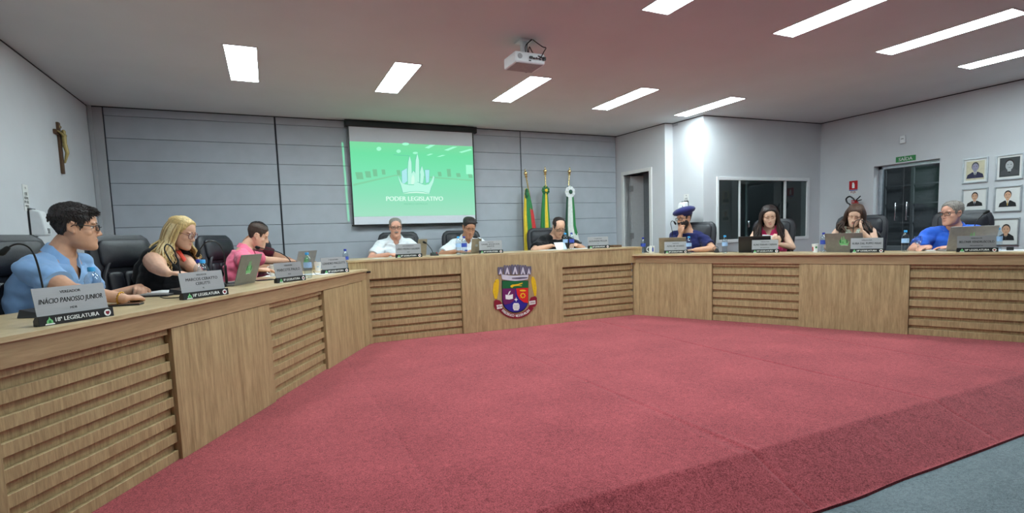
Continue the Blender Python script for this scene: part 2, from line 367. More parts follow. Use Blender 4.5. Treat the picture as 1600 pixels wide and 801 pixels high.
dais = struct('platform_floor', carpet_mesh(), M['red'], fix=False, angle=60)
# ------------------------------------------------------------------ ceiling lights
lw, ll = .2904*K, 1.2265*K
lightm = emit('light_diffuser', (228, 247, 250), LIGHT)
xs6 = [-.27, 1.42, 3.10, 4.81, 6.47]; xs2 = [-.27, 1.48, 3.17, 4.83, 6.51, 8.19]
lab6 = ['leftmost ceiling light of the row before the grey back wall, above the crucifix side', 'second ceiling light from the left in the row before the grey back wall', 'ceiling light hanging level with the projector, just beyond it', 'fourth ceiling light from the left in the row before the grey back wall', 'rightmost ceiling light of the back row, at the bright alcove corner']
lab2 = {0: 'ceiling light above the near left desk, beyond the top edge of the photo', 1: 'ceiling light above the platform near the projector, beyond the top edge of the photo', 2: 'ceiling light cut by the top edge of the photo, right of the projector', 3: 'long ceiling light cut by the top edge, second of the front row on the right', 4: 'long ceiling light ending near the right edge, third of the front row on the right', 5: 'ceiling light cut by the right edge, nearest to the wall of portraits'}
fix = None
def ceil_light(x, y, label):
    global fix
    if fix is None:
        t = thing('ceiling_light', label, 'light', (x, y, ZC), 0, 'rectangular ceiling lights')
        b = MB(); e = .012
        b.box((-e, -e, -.004), (lw+e, 0, 0)); b.box((-e, ll, -.004), (lw+e, ll+e, 0)); b.box((-e, 0, -.004), (0, ll, 0)); b.box((lw, 0, -.004), (lw+e, ll, 0))
        obj('frame', b, M['ceil'], t, smooth=False)
        b = MB(); b.box((0, 0, -.0025), (lw, ll, -.0005)); obj('diffuser', b, lightm, t, smooth=False); fix = t; return
    t = fix.copy(); C.objects.link(t); t.location = (x, y, ZC); t['label'] = label
    for ch in fix.children:
        c = ch.copy(); C.objects.link(c); c.parent = t
for i, x in enumerate(xs6): ceil_light(x*K, (6.01-.016*i)*K, lab6[i])
for i, x in enumerate(xs2): ceil_light(x*K, (2.71-.012*i)*K, lab2.get(i, 'ceiling light over the red platform, above the top edge of the photo'))
# ------------------------------------------------------------------ alcove door
b = MB(); s0, s1, _, zt = dh; e = .055
for lo, hi in (((s0-e, -.014, 0), (s0, .13, zt)), ((s1, -.014, 0), (s1+e, .13, zt)), ((s0-e, -.014, zt), (s1+e, .13, zt+e))): b.box(lo, hi, T=TD)
fr = struct('door_1', b, M['white_m'], smooth=False, bevel=.004)
dl = V((TD @ V((s0+.0, 0, 0)))); out = V((TD.col[1].x, TD.col[1].y, 0)).normalized()
Tl = frame(TD @ V((s0+.02, .12, 0)), out*.93+dd*.37, V((0, 0, 1)).cross(out*.93+dd*.37), (0, 0, 1))
b = MB(); b.box((0, -.018, .01), (.62, .018, zt-.01), T=Tl); lf = obj('door_leaf', b, M['door'], fr, smooth=False, bevel=.003)
b = MB(); b.caps([Tl @ V((.55, -.02, .95)), Tl @ V((.55, -.06, .95)), Tl @ V((.45, -.065, .95))], .009); obj('door_handle', b, M['chrome'], lf)
for z in (.25, 1.05, 1.8):
    b = MB(); b.box((-.03, -.024, z-.045), (.035, -.016, z+.045), T=Tl); obj('hinge', b, M['steel'], fr, smooth=False)
# room behind the alcove door
b = MB(); o_ = TD
b.box((-.05, 1.7, -.01), (1.15, 1.75, ZC), T=o_); b.box((s1+.07, .13, -.01), (s1+.12, 1.75, ZC), T=o_); b.box((s0-.25, .13, -.01), (s0-.2, 1.75, ZC), T=o_); b.box((-.2, .13, -.03), (1.2, 1.75, .0), T=o_); b.box((-.2, .13, ZC-.05), (1.2, 1.75, ZC), T=o_)
struct('wall_side_room', b, M['pillar'], smooth=False)
# ------------------------------------------------------------------ window
def tag_struct(o): o['kind'] = 'structure'; return o
a0, a1, b0, b1 = win; fwid = .035
b = MB()
b.box((a0-.012, -.015, b1-.045), (a1+.012, .09, b1), T=TW); b.box((a0-.012, -.015, b0), (a1+.012, .09, b0+.045), T=TW); b.box((a0-.012, -.015, b0+.045), (a0+.022, .09, b1-.045), T=TW); b.box((a1-.03, -.015, b0+.045), (a1+.012, .09, b1-.045), T=TW)
wf = struct('window_1', b, M['white'], smooth=False, bevel=.003)
mull = [on_w(1156, 320)[0], on_w(1169, 320)[0], on_w(1227.5, 320)[0]]
for i, mx_ in enumerate(mull):
    b = MB(); b.box((mx_-.013, (.0, .03, .0)[i], b0+.045), (mx_+.013, (.0, .03, .0)[i]+.028, b1-.045), T=TW); obj('sash_stile', b, M['white'], wf, smooth=False, bevel=.002)
for i, (x0_, x1_, yy) in enumerate(((a0+.022, mull[1]+.0, .014), (mull[0], mull[2], .045), (mull[2], a1-.03, .014))):
    b = MB(); b.box((x0_, yy-.002, b0+.045), (x1_, yy+.002, b1-.045), T=TW); obj('pane', b, M['wglass'], wf, smooth=False)
b = MB(); b.caps([TW @ V((mull[1]-.002, -.012, (b0+b1)/2-.17)), TW @ V((mull[1]-.002, -.012, (b0+b1)/2-.24))], .014); obj('window_latch', b, M['chrome'], wf)
# dim control room behind the window
b = MB(); X0, X1, Y1 = .06, wB.x*0+3.0, 2.0
b.box((X0, Y1, -.05), (2.35, Y1+.05, ZC), T=TW); b.box((X0-.05, .13, -.05), (X0, Y1, ZC), T=TW); b.box((2.3, .13, -.05), (2.35, Y1, ZC), T=TW); b.box((X0, .13, -.1), (2.35, Y1, -.05), T=TW); b.box((X0, .13, ZC-.1), (2.35, Y1, ZC-.05), T=TW)
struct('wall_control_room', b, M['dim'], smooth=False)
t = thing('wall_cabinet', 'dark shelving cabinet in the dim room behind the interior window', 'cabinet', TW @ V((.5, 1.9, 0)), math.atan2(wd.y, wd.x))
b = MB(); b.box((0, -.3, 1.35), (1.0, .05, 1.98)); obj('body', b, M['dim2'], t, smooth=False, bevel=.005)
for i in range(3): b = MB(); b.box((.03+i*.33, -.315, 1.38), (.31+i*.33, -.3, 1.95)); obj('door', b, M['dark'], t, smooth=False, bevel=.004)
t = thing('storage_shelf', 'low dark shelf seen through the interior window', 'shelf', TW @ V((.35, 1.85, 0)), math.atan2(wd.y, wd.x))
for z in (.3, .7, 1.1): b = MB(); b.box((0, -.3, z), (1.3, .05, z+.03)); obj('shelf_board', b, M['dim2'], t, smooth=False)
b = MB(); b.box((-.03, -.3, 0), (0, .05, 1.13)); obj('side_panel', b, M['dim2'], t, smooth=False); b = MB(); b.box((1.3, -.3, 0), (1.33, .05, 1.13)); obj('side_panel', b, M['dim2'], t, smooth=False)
# ------------------------------------------------------------------ glass exit door and corridor
b = MB(); gx = XR+TH-.03
b.box((XR+.02, ey0-.0, 0), (XR+.1, ey0+.0, 0.01)); b = MB()
b.box((gx-.02, ey1-.05, ZF), (gx+.02, ey1, ez)); b.box((gx-.02, ey0, ez-.04), (gx+.02, ey1, ez)); b.box((gx-.02, ey0, ZF), (gx+.02, ey0+.03, ez))
gd = struct('door_2', b, M['alu'], smooth=False, bevel=.002)
ym = (ey0+ey1)/2+.08
for y0, y1 in ((ey0+.03, ym-.004), (ym+.004, ey1-.05)):
    b = MB(); b.box((gx-.004, y0, ZF+.01), (gx+.004, y1, ez-.045)); obj('glass_leaf', b, M['smoke'], gd, smooth=False)
for yy in (ym-.07, ym+.07):
    b = MB(); b.caps([(gx-.05, yy, 1.15), (gx-.05, yy, 1.38)], .009); b.caps([(gx-.05, yy, 1.19), (gx, yy, 1.19)], .006); b.caps([(gx-.05, yy, 1.34), (gx, yy, 1.34)], .006); obj('door_handle', b, M['chrome'], gd)
b = MB(); cx = XR+TH+1.6
b.box((cx, ey0-1.2, ZF), (cx+.05, ey1+1.5, ZC)); b.box((XR+TH, ey0-1.2, ZF), (cx, ey0-1.15, ZC)); b.box((XR+TH, ey1+1.45, ZF), (cx, ey1+1.5, ZC)); b.box((XR+TH, ey0-1.2, ZF-.05), (cx, ey1+1.5, ZF)); b.box((XR+TH, ey0-1.2, ZC), (cx, ey1+1.5, ZC+.05))
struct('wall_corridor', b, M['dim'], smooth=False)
def fill_light(nm, loc, e, sz=.5):
    l = bpy.data.lights.new(nm, 'AREA'); l.energy = e; l.size = sz; o = bpy.data.objects.new(nm, l); C.objects.link(o); o.location = loc
fill_light('corridor_fill', (cx-.7, ey0-.3, ZC-.05), 90)  # unseen fill light, added to lift the corridor behind the glass
fill_light('control_room_fill', TW @ V((1.3, 1.1, ZC-.12)), 22)  # added fill without a fixture, brightens the room behind the window
t = thing('paned_window', 'dark grid of window bars seen through the glass exit door', 'window', (cx-.06, ey0, 0))
for i in range(6): b = MB(); b.box((-.02, -.5+i*.42, .8), (.02, -.46+i*.42, ZC-.2)); obj('bar', b, M['dim'], t, smooth=False)
for i in range(6): b = MB(); b.box((-.015, -.5, .8+i*.3), (.015, 1.66, .825+i*.3)); obj('bar', b, M['dim'], t, smooth=False)
b = MB(); b.box((cx-.25, ey0-.9, ZF), (cx-.1, ey1+1.2, .74)); struct('trim_10', b, M['pillar'], smooth=False)
# ================================================================== desks
D = {}
def desk_frame(key, p0, p1, z):
    p0, p1 = V((p0[0]*K, p0[1]*K, 0)), V((p1[0]*K, p1[1]*K, 0)); d = (p1-p0).normalized(); n = V((-d.y, d.x, 0))
    T = frame(p0, d, n, (0, 0, 1)); D[key] = (p0, d, n, z, T, math.atan2(d.y, d.x)); return D[key]
desk_frame('L', (-.621, 4.058), (1.099, 7.221), 1.045*K)
desk_frame('R', (5.698, 7.195), (7.318, 3.895), 1.045*K)
desk_frame('B', (1.198, 7.373), (5.573, 7.252), 1.17*K)
for k_ in ('R',): pass
DEP = .888*K     # depth of the left and middle tops; the right one is shallower
def poly_slab(T, pts, z0, z1):
    b = MB(); n = len(pts); b.add([V((x, y, z0)) for x, y in pts]+[V((x, y, z1)) for x, y in pts], [tuple(reversed(range(n))), tuple(range(n, 2*n))]+[(i, (i+1) % n, n+(i+1) % n, n+i) for i in range(n)]); return b
slat_cache = {}
def desk(key, label, segs, strips, worktop, apron, zs, pitch, sh):
    p0, d, n, z, T, rz = D[key]
    t = thing('council_desk', label, 'desk', p0, rz)
    obj('worktop', poly_slab(T, worktop, z-.022, z), M['wood_t'], t, smooth=False, bevel=.0015)
    for (s0, s1, z0, z1) in apron:
        b = MB(); b.box((s0, -.004, z0), (s1, .03, z1)); obj('apron', b, M['wood_h'] if key != 'B' else M['wood_v'], t, smooth=False, bevel=.0015)
    for s0, s1 in strips: b = MB(); b.box((s0, -.004, 0), (s1, .03, zs)); obj('end_strip', b, M['wood_v'], t, smooth=False, bevel=.001)
    for kind, s0, s1 in segs:
        if kind in 'pe':
            b = MB(); y0 = .001 if kind == 'p' else -.012; b.box((s0+.001, y0, .001), (s1-.001, .05, zs-.003 if kind == 'p' else z-.023)); obj('front_panel', b, M['wood_v'], t, smooth=False, bevel=.001)
        else:
            b = MB(); b.box((s0, .0435, 0), (s1, .055, zs)); obj('backing_panel', b, M['wood_s'], t, smooth=False)
            kk = (round(s1-s0, 3), sh); k = 0
            while k*pitch < zs-.01:
                top = min(k*pitch+sh, zs-.001); key2 = (kk, round(top-k*pitch, 3))
                if key2 not in slat_cache:
                    b = MB(); b.box((.002, 0, 0), (s1-s0-.002, .023, top-k*pitch)); me = b.mesh('slat', False); fixn(me); me.materials.append(M['wood_s']); slat_cache[key2] = me
                o = bpy.data.objects.new('slat', slat_cache[key2]); C.objects.link(o); o.parent = t; o.location = (s0, .02, k*pitch+.001)
                bv = o.modifiers.new('bevel', 'BEVEL'); bv.width = .0012; bv.segments = 1
                k += 1
    for s in [q[1] for q in segs][1:]:
        b = MB(); b.box((s-.01, .06, 0), (s+.01, .36, z-.025)); obj('support_panel', b, M['wood_b'], t, smooth=False)
    return t
zs = .8965*K
def toL(key, x, y): p0, d, n = D[key][:3]; q = V((x*K, y*K, 0))-p0; return (q.dot(d), q.dot(n))
LE = -1.95*K
yb = 7.36
desk('L', 'left run of the oak council desk, beside the crucifix wall',
     [('p', LE, -1.123*K), ('s', -1.123*K, -.0015*K), ('p', 0, 1.236*K), ('s', 1.236*K, 2.387*K), ('p', 2.387*K, 3.60*K)], [(3.60*K, 3.765*K)],
     [(LE, -.012), toL('L', 1.205, 7.345), toL('L', .93, 7.352), toL('L', .93, 8.0), (4.15*K, DEP), (-1.42*K, DEP), (LE, .6*K)],
     [(LE, 3.765*K, zs, 1.045*K-.022)], zs, .1216*K, .064*K)
desk('R', 'right run of the oak council desk, before the interior window and exit door',
     [('p', 0, 1.22*K), ('s', 1.22*K, 2.431*K), ('p', 2.431*K, 3.678*K), ('s', 3.678*K, 4.85*K), ('p', 4.85*K, 5.42*K)], [(-.128*K, 0)],
     [(5.42*K, -.012), (5.42*K, .62*K), (-.5*K, .62*K), toL('R', 5.95, 7.85), toL('R', 5.9, 7.25), toL('R', 5.598, 7.245)],
     [(-.128*K, 5.42*K, zs, 1.045*K-.022)], zs, .1216*K, .076*K)
zsB = .8999*K
desk('B', 'higher middle run of the oak council desk, carrying the coat of arms',
     [('s', .03*K, 1.347*K), ('e', 1.35*K, 3.044*K), ('s', 3.05*K, 4.425*K)], [(-.012, .03*K)],
     [(-.24*K, -.012), (4.6*K, -.012), (4.6*K, DEP), (-.24*K, DEP)],
     [(-.24*K, 1.35*K, zsB, 1.17*K-.022), (3.044*K, 4.6*K, zsB, 1.17*K-.022)], zsB, .1128*K, .074*K)
b = MB(); b.box((-.02, -.012, 0), (.02, 0, .018)); 
o = obj('socket_clip', b, M['black'], None, smooth=False); o.location = at_p(576, 426, (1.198*K, 7.373*K), (.028, 1)); o.rotation_euler = (0, 0, -.028); tag(o, 'tiny black clip under the top board at the left end of the middle desk', 'clip')
# ------------------------------------------------------------------ coat of arms on the middle desk
Bp0, Bd, Bn, Bz, BT, Brz = D['B']
fp = Bp0-Bn*.012
def EM(x, y):
    p = at_p(740+x/6.164, 390+y/6.164, fp, Bn); q = p-Bp0; return (q.dot(Bd), q.z)
ec = EM(405, 420)
arms = thing('coat_of_arms', 'painted municipal coat of arms with mural crown on the middle desk panel', 'emblem', Bp0+Bd*ec[0]-Bn*.012+V((0, 0, ec[1])), Brz)
def epoly(pts, d, name, m, depth=.004, par=arms, sm=False):
    b = MB(); P = [EM(*p) for p in pts]; P = [(x-ec[0], z-ec[1]) for x, z in P]; b.poly(P, -d-depth, -d, I4); return obj(name, b, m, par, smooth=sm, bevel=0)
def circ(cx_, cy_, rx, ry, n=24, a0=0, a1=2*math.pi): return [(cx_+rx*math.cos(a0+(a1-a0)*i/(n if a1-a0 > 6.2 else n-1)), cy_+ry*math.sin(a0+(a1-a0)*i/(n if a1-a0 > 6.2 else n-1))) for i in range(n)]
em = {k: mat('arms_'+k, c, .45, var=.04) for k, c in dict(purple=(104, 26, 92), red=(214, 34, 34), blue=(38, 34, 140), green=(12, 96, 54), silver=(204, 200, 212), silverd=(98, 92, 112), maroon=(132, 22, 44), wheat=(226, 184, 30), ink=(60, 40, 30)).items()}
cv = lambda t: EM(*t)
shield = [(275, 300), (522, 300), (522, 480)]+[(400+122*math.cos(a), 480+120*math.sin(a)) for a in [math.pi*i/14 for i in range(1, 14)]]+[(277, 480)]
epoly([(x+(x-400)*.035, y+(y-450)*.02+(0 if y < 400 else 6)) for x, y in shield], 0, 'shield_rim', M['ink'], .004)
epoly(shield, .004, 'field_blue', em['blue'])
epoly([(275, 370), (400, 370), (400, 460), (385, 490), (350, 515), (300, 528), (284, 515), (277, 480)], .008, 'field_purple', em['purple'], .003)
epoly([(406, 365), (522, 365), (522, 512), (480, 505), (440, 475), (415, 430)], .008, 'field_red', em['red'], .003)
epoly([(275, 300), (522, 300), (522, 366), (275, 376)], .008, 'field_green', em['green'], .003)
epoly([(352, 345), (370, 335), (420, 330), (466, 316), (468, 326), (425, 340), (462, 344), (460, 350), (420, 346), (382, 352), (368, 366), (352, 358)], .011, 'branch_motif', em['wheat'], .002)
epoly([(303, 430), (338, 436), (375, 426), (374, 470), (340, 478), (305, 474)], .011, 'book_motif', M['whiteink'], .002)
epoly([(325, 430), (340, 400), (356, 394), (350, 404), (334, 434)], .011, 'quill_motif', M['whiteink'], .002)
gear = []
for i in range(32): a = 2*math.pi*i/32; r = 27 if i % 4 < 2 else 22; gear.append((470+r*math.cos(a), 440+r*math.sin(a)))
epoly(gear, .011, 'gear_motif', em['wheat'], .002); epoly(circ(470, 440, 15, 15), .013, 'gear_center', em['red'], .001)
epoly(circ(470, 392, 30, 9), .011, 'gear_crest', em['wheat'], .002)
epoly([(405, 456), (410, 473), (424, 478), (410, 483), (405, 500), (400, 483), (386, 478), (400, 473)], .011, 'star_motif', M['whiteink'], .002)
epoly([(385, 512), (426, 512), (438, 530), (438, 562), (426, 582), (385, 582), (375, 562), (375, 530)], .011, 'barrel_motif', M['whiteink'], .002)
for y in (530, 548, 565): epoly([(380, y), (434, y), (434, y+4), (380, y+4)], .013, 'barrel_hoop', M['steel'], .001)
# mural crown
epoly([(262, 235)]+[(262+260*i/10, 235+14*math.sin(math.pi*i/10)) for i in range(11)]+[(528, 232), (518, 285)]+[(518-246*i/10, 283+16*math.sin(math.pi*i/10)) for i in range(11)], 0, 'crown_band', em['silver'], .012)
epoly([(360, 270), (440, 262), (516, 262), (512, 274), (440, 282), (370, 278)], .012, 'crown_shade', em['silverd'], .001)
for cx_, hw, top in ((255, 22, 165), (320, 30, 148), (395, 34, 142), (470, 30, 146), (527, 22, 158)):
    P = [(cx_-hw, 238), (cx_-hw-4, top+24), (cx_-hw, top), (cx_-hw*.5, top), (cx_-hw*.45, top+10), (cx_-hw*.15, top+10), (cx_-hw*.1, top), (cx_+hw*.25, top), (cx_+hw*.3, top+10), (cx_+hw*.6, top+10), (cx_+hw*.65, top), (cx_+hw, top), (cx_+hw+4, top+24), (cx_+hw, 238)]
    tw = epoly(P, .002, 'crown_tower', em['silverd'], .012)
    epoly([(cx_-hw*.7, 236), (cx_-hw*.1, top+22), (cx_+hw*.1, top+22), (cx_+hw*.75, 236), (cx_+hw*.3, 236), (cx_, top+60), (cx_-hw*.3, 236)], .014, 'tower_face', em['silver'], .002, par=arms)
for side, x0_ in ((-1, 212), (1, 582)):
    P = [(x0_-side*(-26)*.4, 282 if side < 0 else 258), (x0_+14, 300), (x0_+16, 380), (x0_+6, 470 if side < 0 else 440), (x0_-12, 470 if side < 0 else 440), (x0_-26, 400 if side < 0 else 360), (x0_-20, 320 if side < 0 else 290)]
    if side > 0: P = [(560, 258), (578, 262), (596, 300), (606, 370), (602, 440), (584, 446), (566, 370), (554, 300)]
    else: P = [(240, 282), (244, 310), (238, 400), (222, 472), (202, 470), (184, 400), (192, 330), (214, 286)]
    w_ = epoly(P, 0, 'wheat_ear', em['wheat'], .006)
    for i in range(5):
        q = [(x0_+side*6-7, 305+i*28), (x0_+side*6, 298+i*28), (x0_+side*6+7, 305+i*28), (x0_+side*6, 316+i*28)]
        epoly(q, .006, 'grain', mat('grain_ochre', (196, 150, 20), .5) if i == 0 and side < 0 else em['wheat'], .003, par=arms)
# ribbon
rib = []
def arc(r, a): return (403+r*math.cos(a)*1.0, 470+r*math.sin(a)*.97)
A0, A1 = math.radians(152), math.radians(28)
outer = [arc(196, A0+(A1-A0)*i/24) for i in range(25)]; inner = [arc(150, A0+(A1-A0)*i/24) for i in range(25)]
rb = epoly(outer+inner[::-1], .002, 'ribbon', em['maroon'], .006)
epoly([(195, 490), (215, 480), (248, 486), (276, 520), (274, 570), (240, 580), (205, 572), (194, 540)], .006, 'ribbon_end', em['maroon'], .006)
epoly([(530, 500), (548, 458), (585, 446), (606, 460), (606, 520), (590, 544), (545, 560)], .006, 'ribbon_end', em['maroon'], .006)
epoly([(216, 532), (272, 522), (274, 560), (222, 572)], .012, 'year_field', M['whiteink'], .001); epoly([(530, 494), (590, 486), (592, 520), (534, 530)], .012, 'year_field', M['whiteink'], .001)
lines = []; word = 'FREDERICO WESTPHALEN'; ppx = (EM(505, 400)[0]-EM(305, 400)[0])/200
for i, ch in enumerate(word):
    if ch == ' ': continue
    a = math.radians(136)+(math.radians(44)-math.radians(136))*i/(len(word)-1); x, z = EM(*arc(182, a)); x -= ec[0]; z -= ec[1]
    lines.append((ch, 0, 0, 24*ppx, 17*ppx, 0, Matrix.Translation((x, -.0095, z)) @ Matrix.Rotation(a-math.pi/2, 4, 'Y')))
for wd_, (cx_, cy_) in (('1954', (246, 556)), ('2000', (562, 517))):
    x, z = EM(cx_, cy_); lines.append((wd_, x-ec[0], z-ec[1], 20*ppx, 48*ppx, 0, Matrix.Translation((0, -.0138, 0))))
me = text_mesh([l for l in lines if len(l[0]) == 1], bold=.05); obj('lettering', me, M['whiteink'], arms, smooth=False, fix=False)
for l in lines:
    if len(l[0]) > 1: obj('year_lettering', text_mesh([l], bold=.03), em['maroon'], arms, smooth=False, fix=False)
# ================================================================== wall things
def wall_T(p, n): # origin p, x to the right seen from the room, y into the wall, z up ; n = direction into the wall
    n = V((n[0], n[1], 0)).normalized(); x = V((n.y, -n.x, 0)); return frame(p, x, n, (0, 0, 1)), math.atan2(x.y, x.x)
# crucifix
ct, cb_ = at_p(86, 190, (XL, 0), (1, 0)), at_p(98, 272, (XL, 0), (1, 0)); cy_ = (ct.y+cb_.y)/2; Hc = ct.z-cb_.z
t = thing('crucifix', 'wooden crucifix with pale gold figure hung high on the left wall', 'crucifix', (XL+.0, cy_, cb_.z), math.pi/2)
b = MB(); b.box((-.022, -.022, 0), (.022, -.001, Hc)); obj('upright', b, M['cross'], t, smooth=False, bevel=.003)
b = MB(); b.box((-.115, -.025, Hc*.74), (.115, -.002, Hc*.74+.04)); obj('crossbar', b, M['cross'], t, smooth=False, bevel=.003)
b = MB(); y = -.045; zc_ = Hc*.74
b.ell((0, y, zc_+.035), (.017, .018, .022)); b.caps([(0, y, zc_+.01), (0, y, zc_-.08)], [.02, .017]); b.caps([(0, y, zc_-.08), (0, y-.012, zc_-.15), (0, y+.012, zc_-.235)], [.02, .016, .009])
for sx in (-1, 1): b.caps([(sx*.015, y, zc_+.0), (sx*.06, y, zc_+.012), (sx*.105, y+.012, zc_+.025)], [.011, .009, .007])
me = remesh(b, .004, 2, 'figure'); obj('figure', me, M['corpus'], t)
b = MB(); b.box((-.016, -.03, Hc-.05), (.016, -.022, Hc-.03)); obj('title_plate', b, M['brass'], t, smooth=False)
# notice and soap dispenser on the left wall, again by the alcove
def notice(p, n, label, sc=1):
    T, rz = wall_T(p, n); t = thing('wall_notice', label, 'notice', p, rz)
    b = MB(); b.box((-.05*sc, -.002, -.1*sc), (.05*sc, 0, .1*sc)); obj('sheet', b, M['white_m'], t, smooth=False)
    L_ = [('*', 0, .055*sc, .03*sc, 0, 0, TR(0, -.003, 0)), ('USE', 0, .02*sc, .022*sc, .06*sc, 0, TR(0, -.003, 0)), ('ÁLCOOL', 0, -.01*sc, .02*sc, .08*sc, 0, TR(0, -.003, 0)), ('EM GEL', 0, -.04*sc, .02*sc, .08*sc, 0, TR(0, -.003, 0)), ('AQUI', 0, -.07*sc, .018*sc, .06*sc, 0, TR(0, -.003, 0))]
    obj('lettering', text_mesh(L_, bold=.03), M['ink'], t, smooth=False, fix=False)
def dispenser(p, n, label):
    T, rz = wall_T(p, n); t = thing('soap_dispenser', label, 'dispenser', p, rz)
    b = MB()
    prof = [(0, 0), (0, .2), (-.03, .205), (-.075, .19), (-.09, .13), (-.1, .03), (-.095, 0)]
    b.v = []; n_2 = len(prof); b.add([V((-.06, y, z)) for y, z in prof]+[V((.06, y, z)) for y, z in prof], [tuple(range(n_2)), tuple(reversed(range(n_2, 2*n_2)))]+[(i, n_2+i, n_2+(i+1) % n_2, (i+1) % n_2) for i in range(n_2)])
    obj('housing', b, M['white'], t, smooth=False, bevel=.012)
    b = MB(); b.box((-.063, -.012, -.005), (.063, -.0005, .215)); obj('back_plate', b, M['black'], t, smooth=False)
    b = MB(); b.box((-.022, -.103, .02), (.022, -.09, .06)); obj('push_button', b, M['steel'], t, smooth=False, bevel=.003)
notice(at_p(40.5, 309, (XL+.001, 0), (1, 0)), (-1, 0), 'small printed notice above the dispenser on the left wall')
dispenser(at_p(52, 369, (XL+.001, 0), (1, 0)), (-1, 0), 'white dispenser on the left wall beneath the crucifix')
aw0, aw1 = V((A[2][0], A[2][1], 0)), V((A[3][0], A[3][1], 0)); adx = (aw1-aw0).normalized(); an = V((-adx.y, adx.x, 0))
notice(at_p(1072.5, 313, aw0, an)-an*.001, an, 'small printed notice on the bright column behind the person in a beret', .9)
dispenser(at_p(1071, 338, aw0, an)-an*.001, an, 'white dispenser on the bright column behind the person in a beret')
# exit sign, sensor, extinguisher sign
def rw(u, v): return at_p(u, v, (XR, 0), (1, 0))
p0, p1 = rw(1400, 250), rw(1431, 247); wS = abs(p0.y-p1.y); hS = rw(1431, 242).z-rw(1431, 250.5).z
t = thing('exit_sign', 'green sign reading SAÍDA above the glass exit door', 'sign', (XR-.001, (p0.y+p1.y)/2, rw(1415, 252).z), -math.pi/2)
b = MB(); b.box((-wS/2, -.004, 0), (wS/2, 0, hS)); obj('plate', b, M['green'], t, smooth=False)
obj('lettering', text_mesh([('SAÍDA', 0, hS*.18, hS*.62, wS*.78, 0, TR(0, -.005, 0))], bold=.05), M['whiteink'], t, smooth=False, fix=False)
p = rw(1411.5, 224); t = thing('wall_sensor', 'small white sensor box high on the wall above the exit sign', 'sensor', (XR-.001, p.y, p.z), -math.pi/2)
b = MB(); b.box((-.032, -.025, 0), (.032, 0, .1)); obj('housing', b, M['white'], t, smooth=False, bevel=.006)
b = MB(); b.box((-.016, -.027, .055), (.016, -.025, .062)); obj('grille', b, M['black'], t, smooth=False)
p0, p1 = rw(1327, 297), rw(1340, 296); wF = abs(p0.y-p1.y)
t = thing('extinguisher_sign', 'small red and white fire extinguisher sign left of the exit door', 'sign', (XR-.001, (p0.y+p1.y)/2, p1.z-.05), -math.pi/2)
b = MB(); b.box((-wF/2, -.003, .055), (wF/2, 0, .055+wF*1.05)); obj('red_panel', b, M['redp'], t, smooth=False)
b = MB(); b.box((-wF/2, -.003, -.01), (wF/2, 0, .05)); obj('white_panel', b, M['white_m'], t, smooth=False)
b = MB(); b.box((-wF/2, -.0035, .04), (wF/2, 0, .05)); obj('blue_line', b, M['labd'], t, smooth=False)
b = MB(); T_ = TR(0, 0, .055); b.poly([(-.018, .02), (.018, .02), (.018, .075), (.01, .085), (.01, .1), (-.012, .1), (-.022, .09), (-.008, .085), (-.018, .075)], -.004, -.003, T_); obj('extinguisher_icon', b, M['whiteink'], t, smooth=False)
obj('lettering', text_mesh([('PQS', 0, .005, .03, wF*.8, 0, TR(0, -.004, 0))], bold=.02), M['redp'], t, smooth=False, fix=False)
p = rw(1345, 317); t = thing('fire_extinguisher', 'red fire extinguisher with looped black hose on the wall behind the seated person', 'extinguisher', (XR-.1, p.y, p.z-.46), -math.pi/2)
b = MB(); b.lathe([(.0, 0), (.07, .0), (.078, .02), (.078, .36), (.06, .41), (.026, .44), (.02, .46), (0, .46)]); obj('cylinder', b, M['redp'], t)
b = MB(); b.box((-.018, -.09, .455), (.018, .03, .47)); b.box((-.012, -.1, .485), (.012, .03, .497)); b.box((-.012, -.02, .455), (.012, .02, .5)); obj('handle', b, M['redp'], t, smooth=False, bevel=.003)
b = MB(); b.tube(catmull([(-.015, 0, .48), (-.05, 0, .53), (-.1, .0, .56), (-.145, .0, .53), (-.13, 0, .475), (-.09, 0, .44), (-.08, -.02, .36), (-.08, 0, .15)]), .011, 8); obj('hose', b, M['black'], t)
b = MB(); b.caps([(-.01, -.01, .49), (.07, -.03, .55)], .008); b.caps([(.0, .0, .49), (.08, -.02, .5)], .007); obj('lever', b, M['black'], t)
b = MB(); b.box((-.04, .06, .3), (.04, .1, .34)); obj('bracket', b, M['steel'], t, smooth=False)
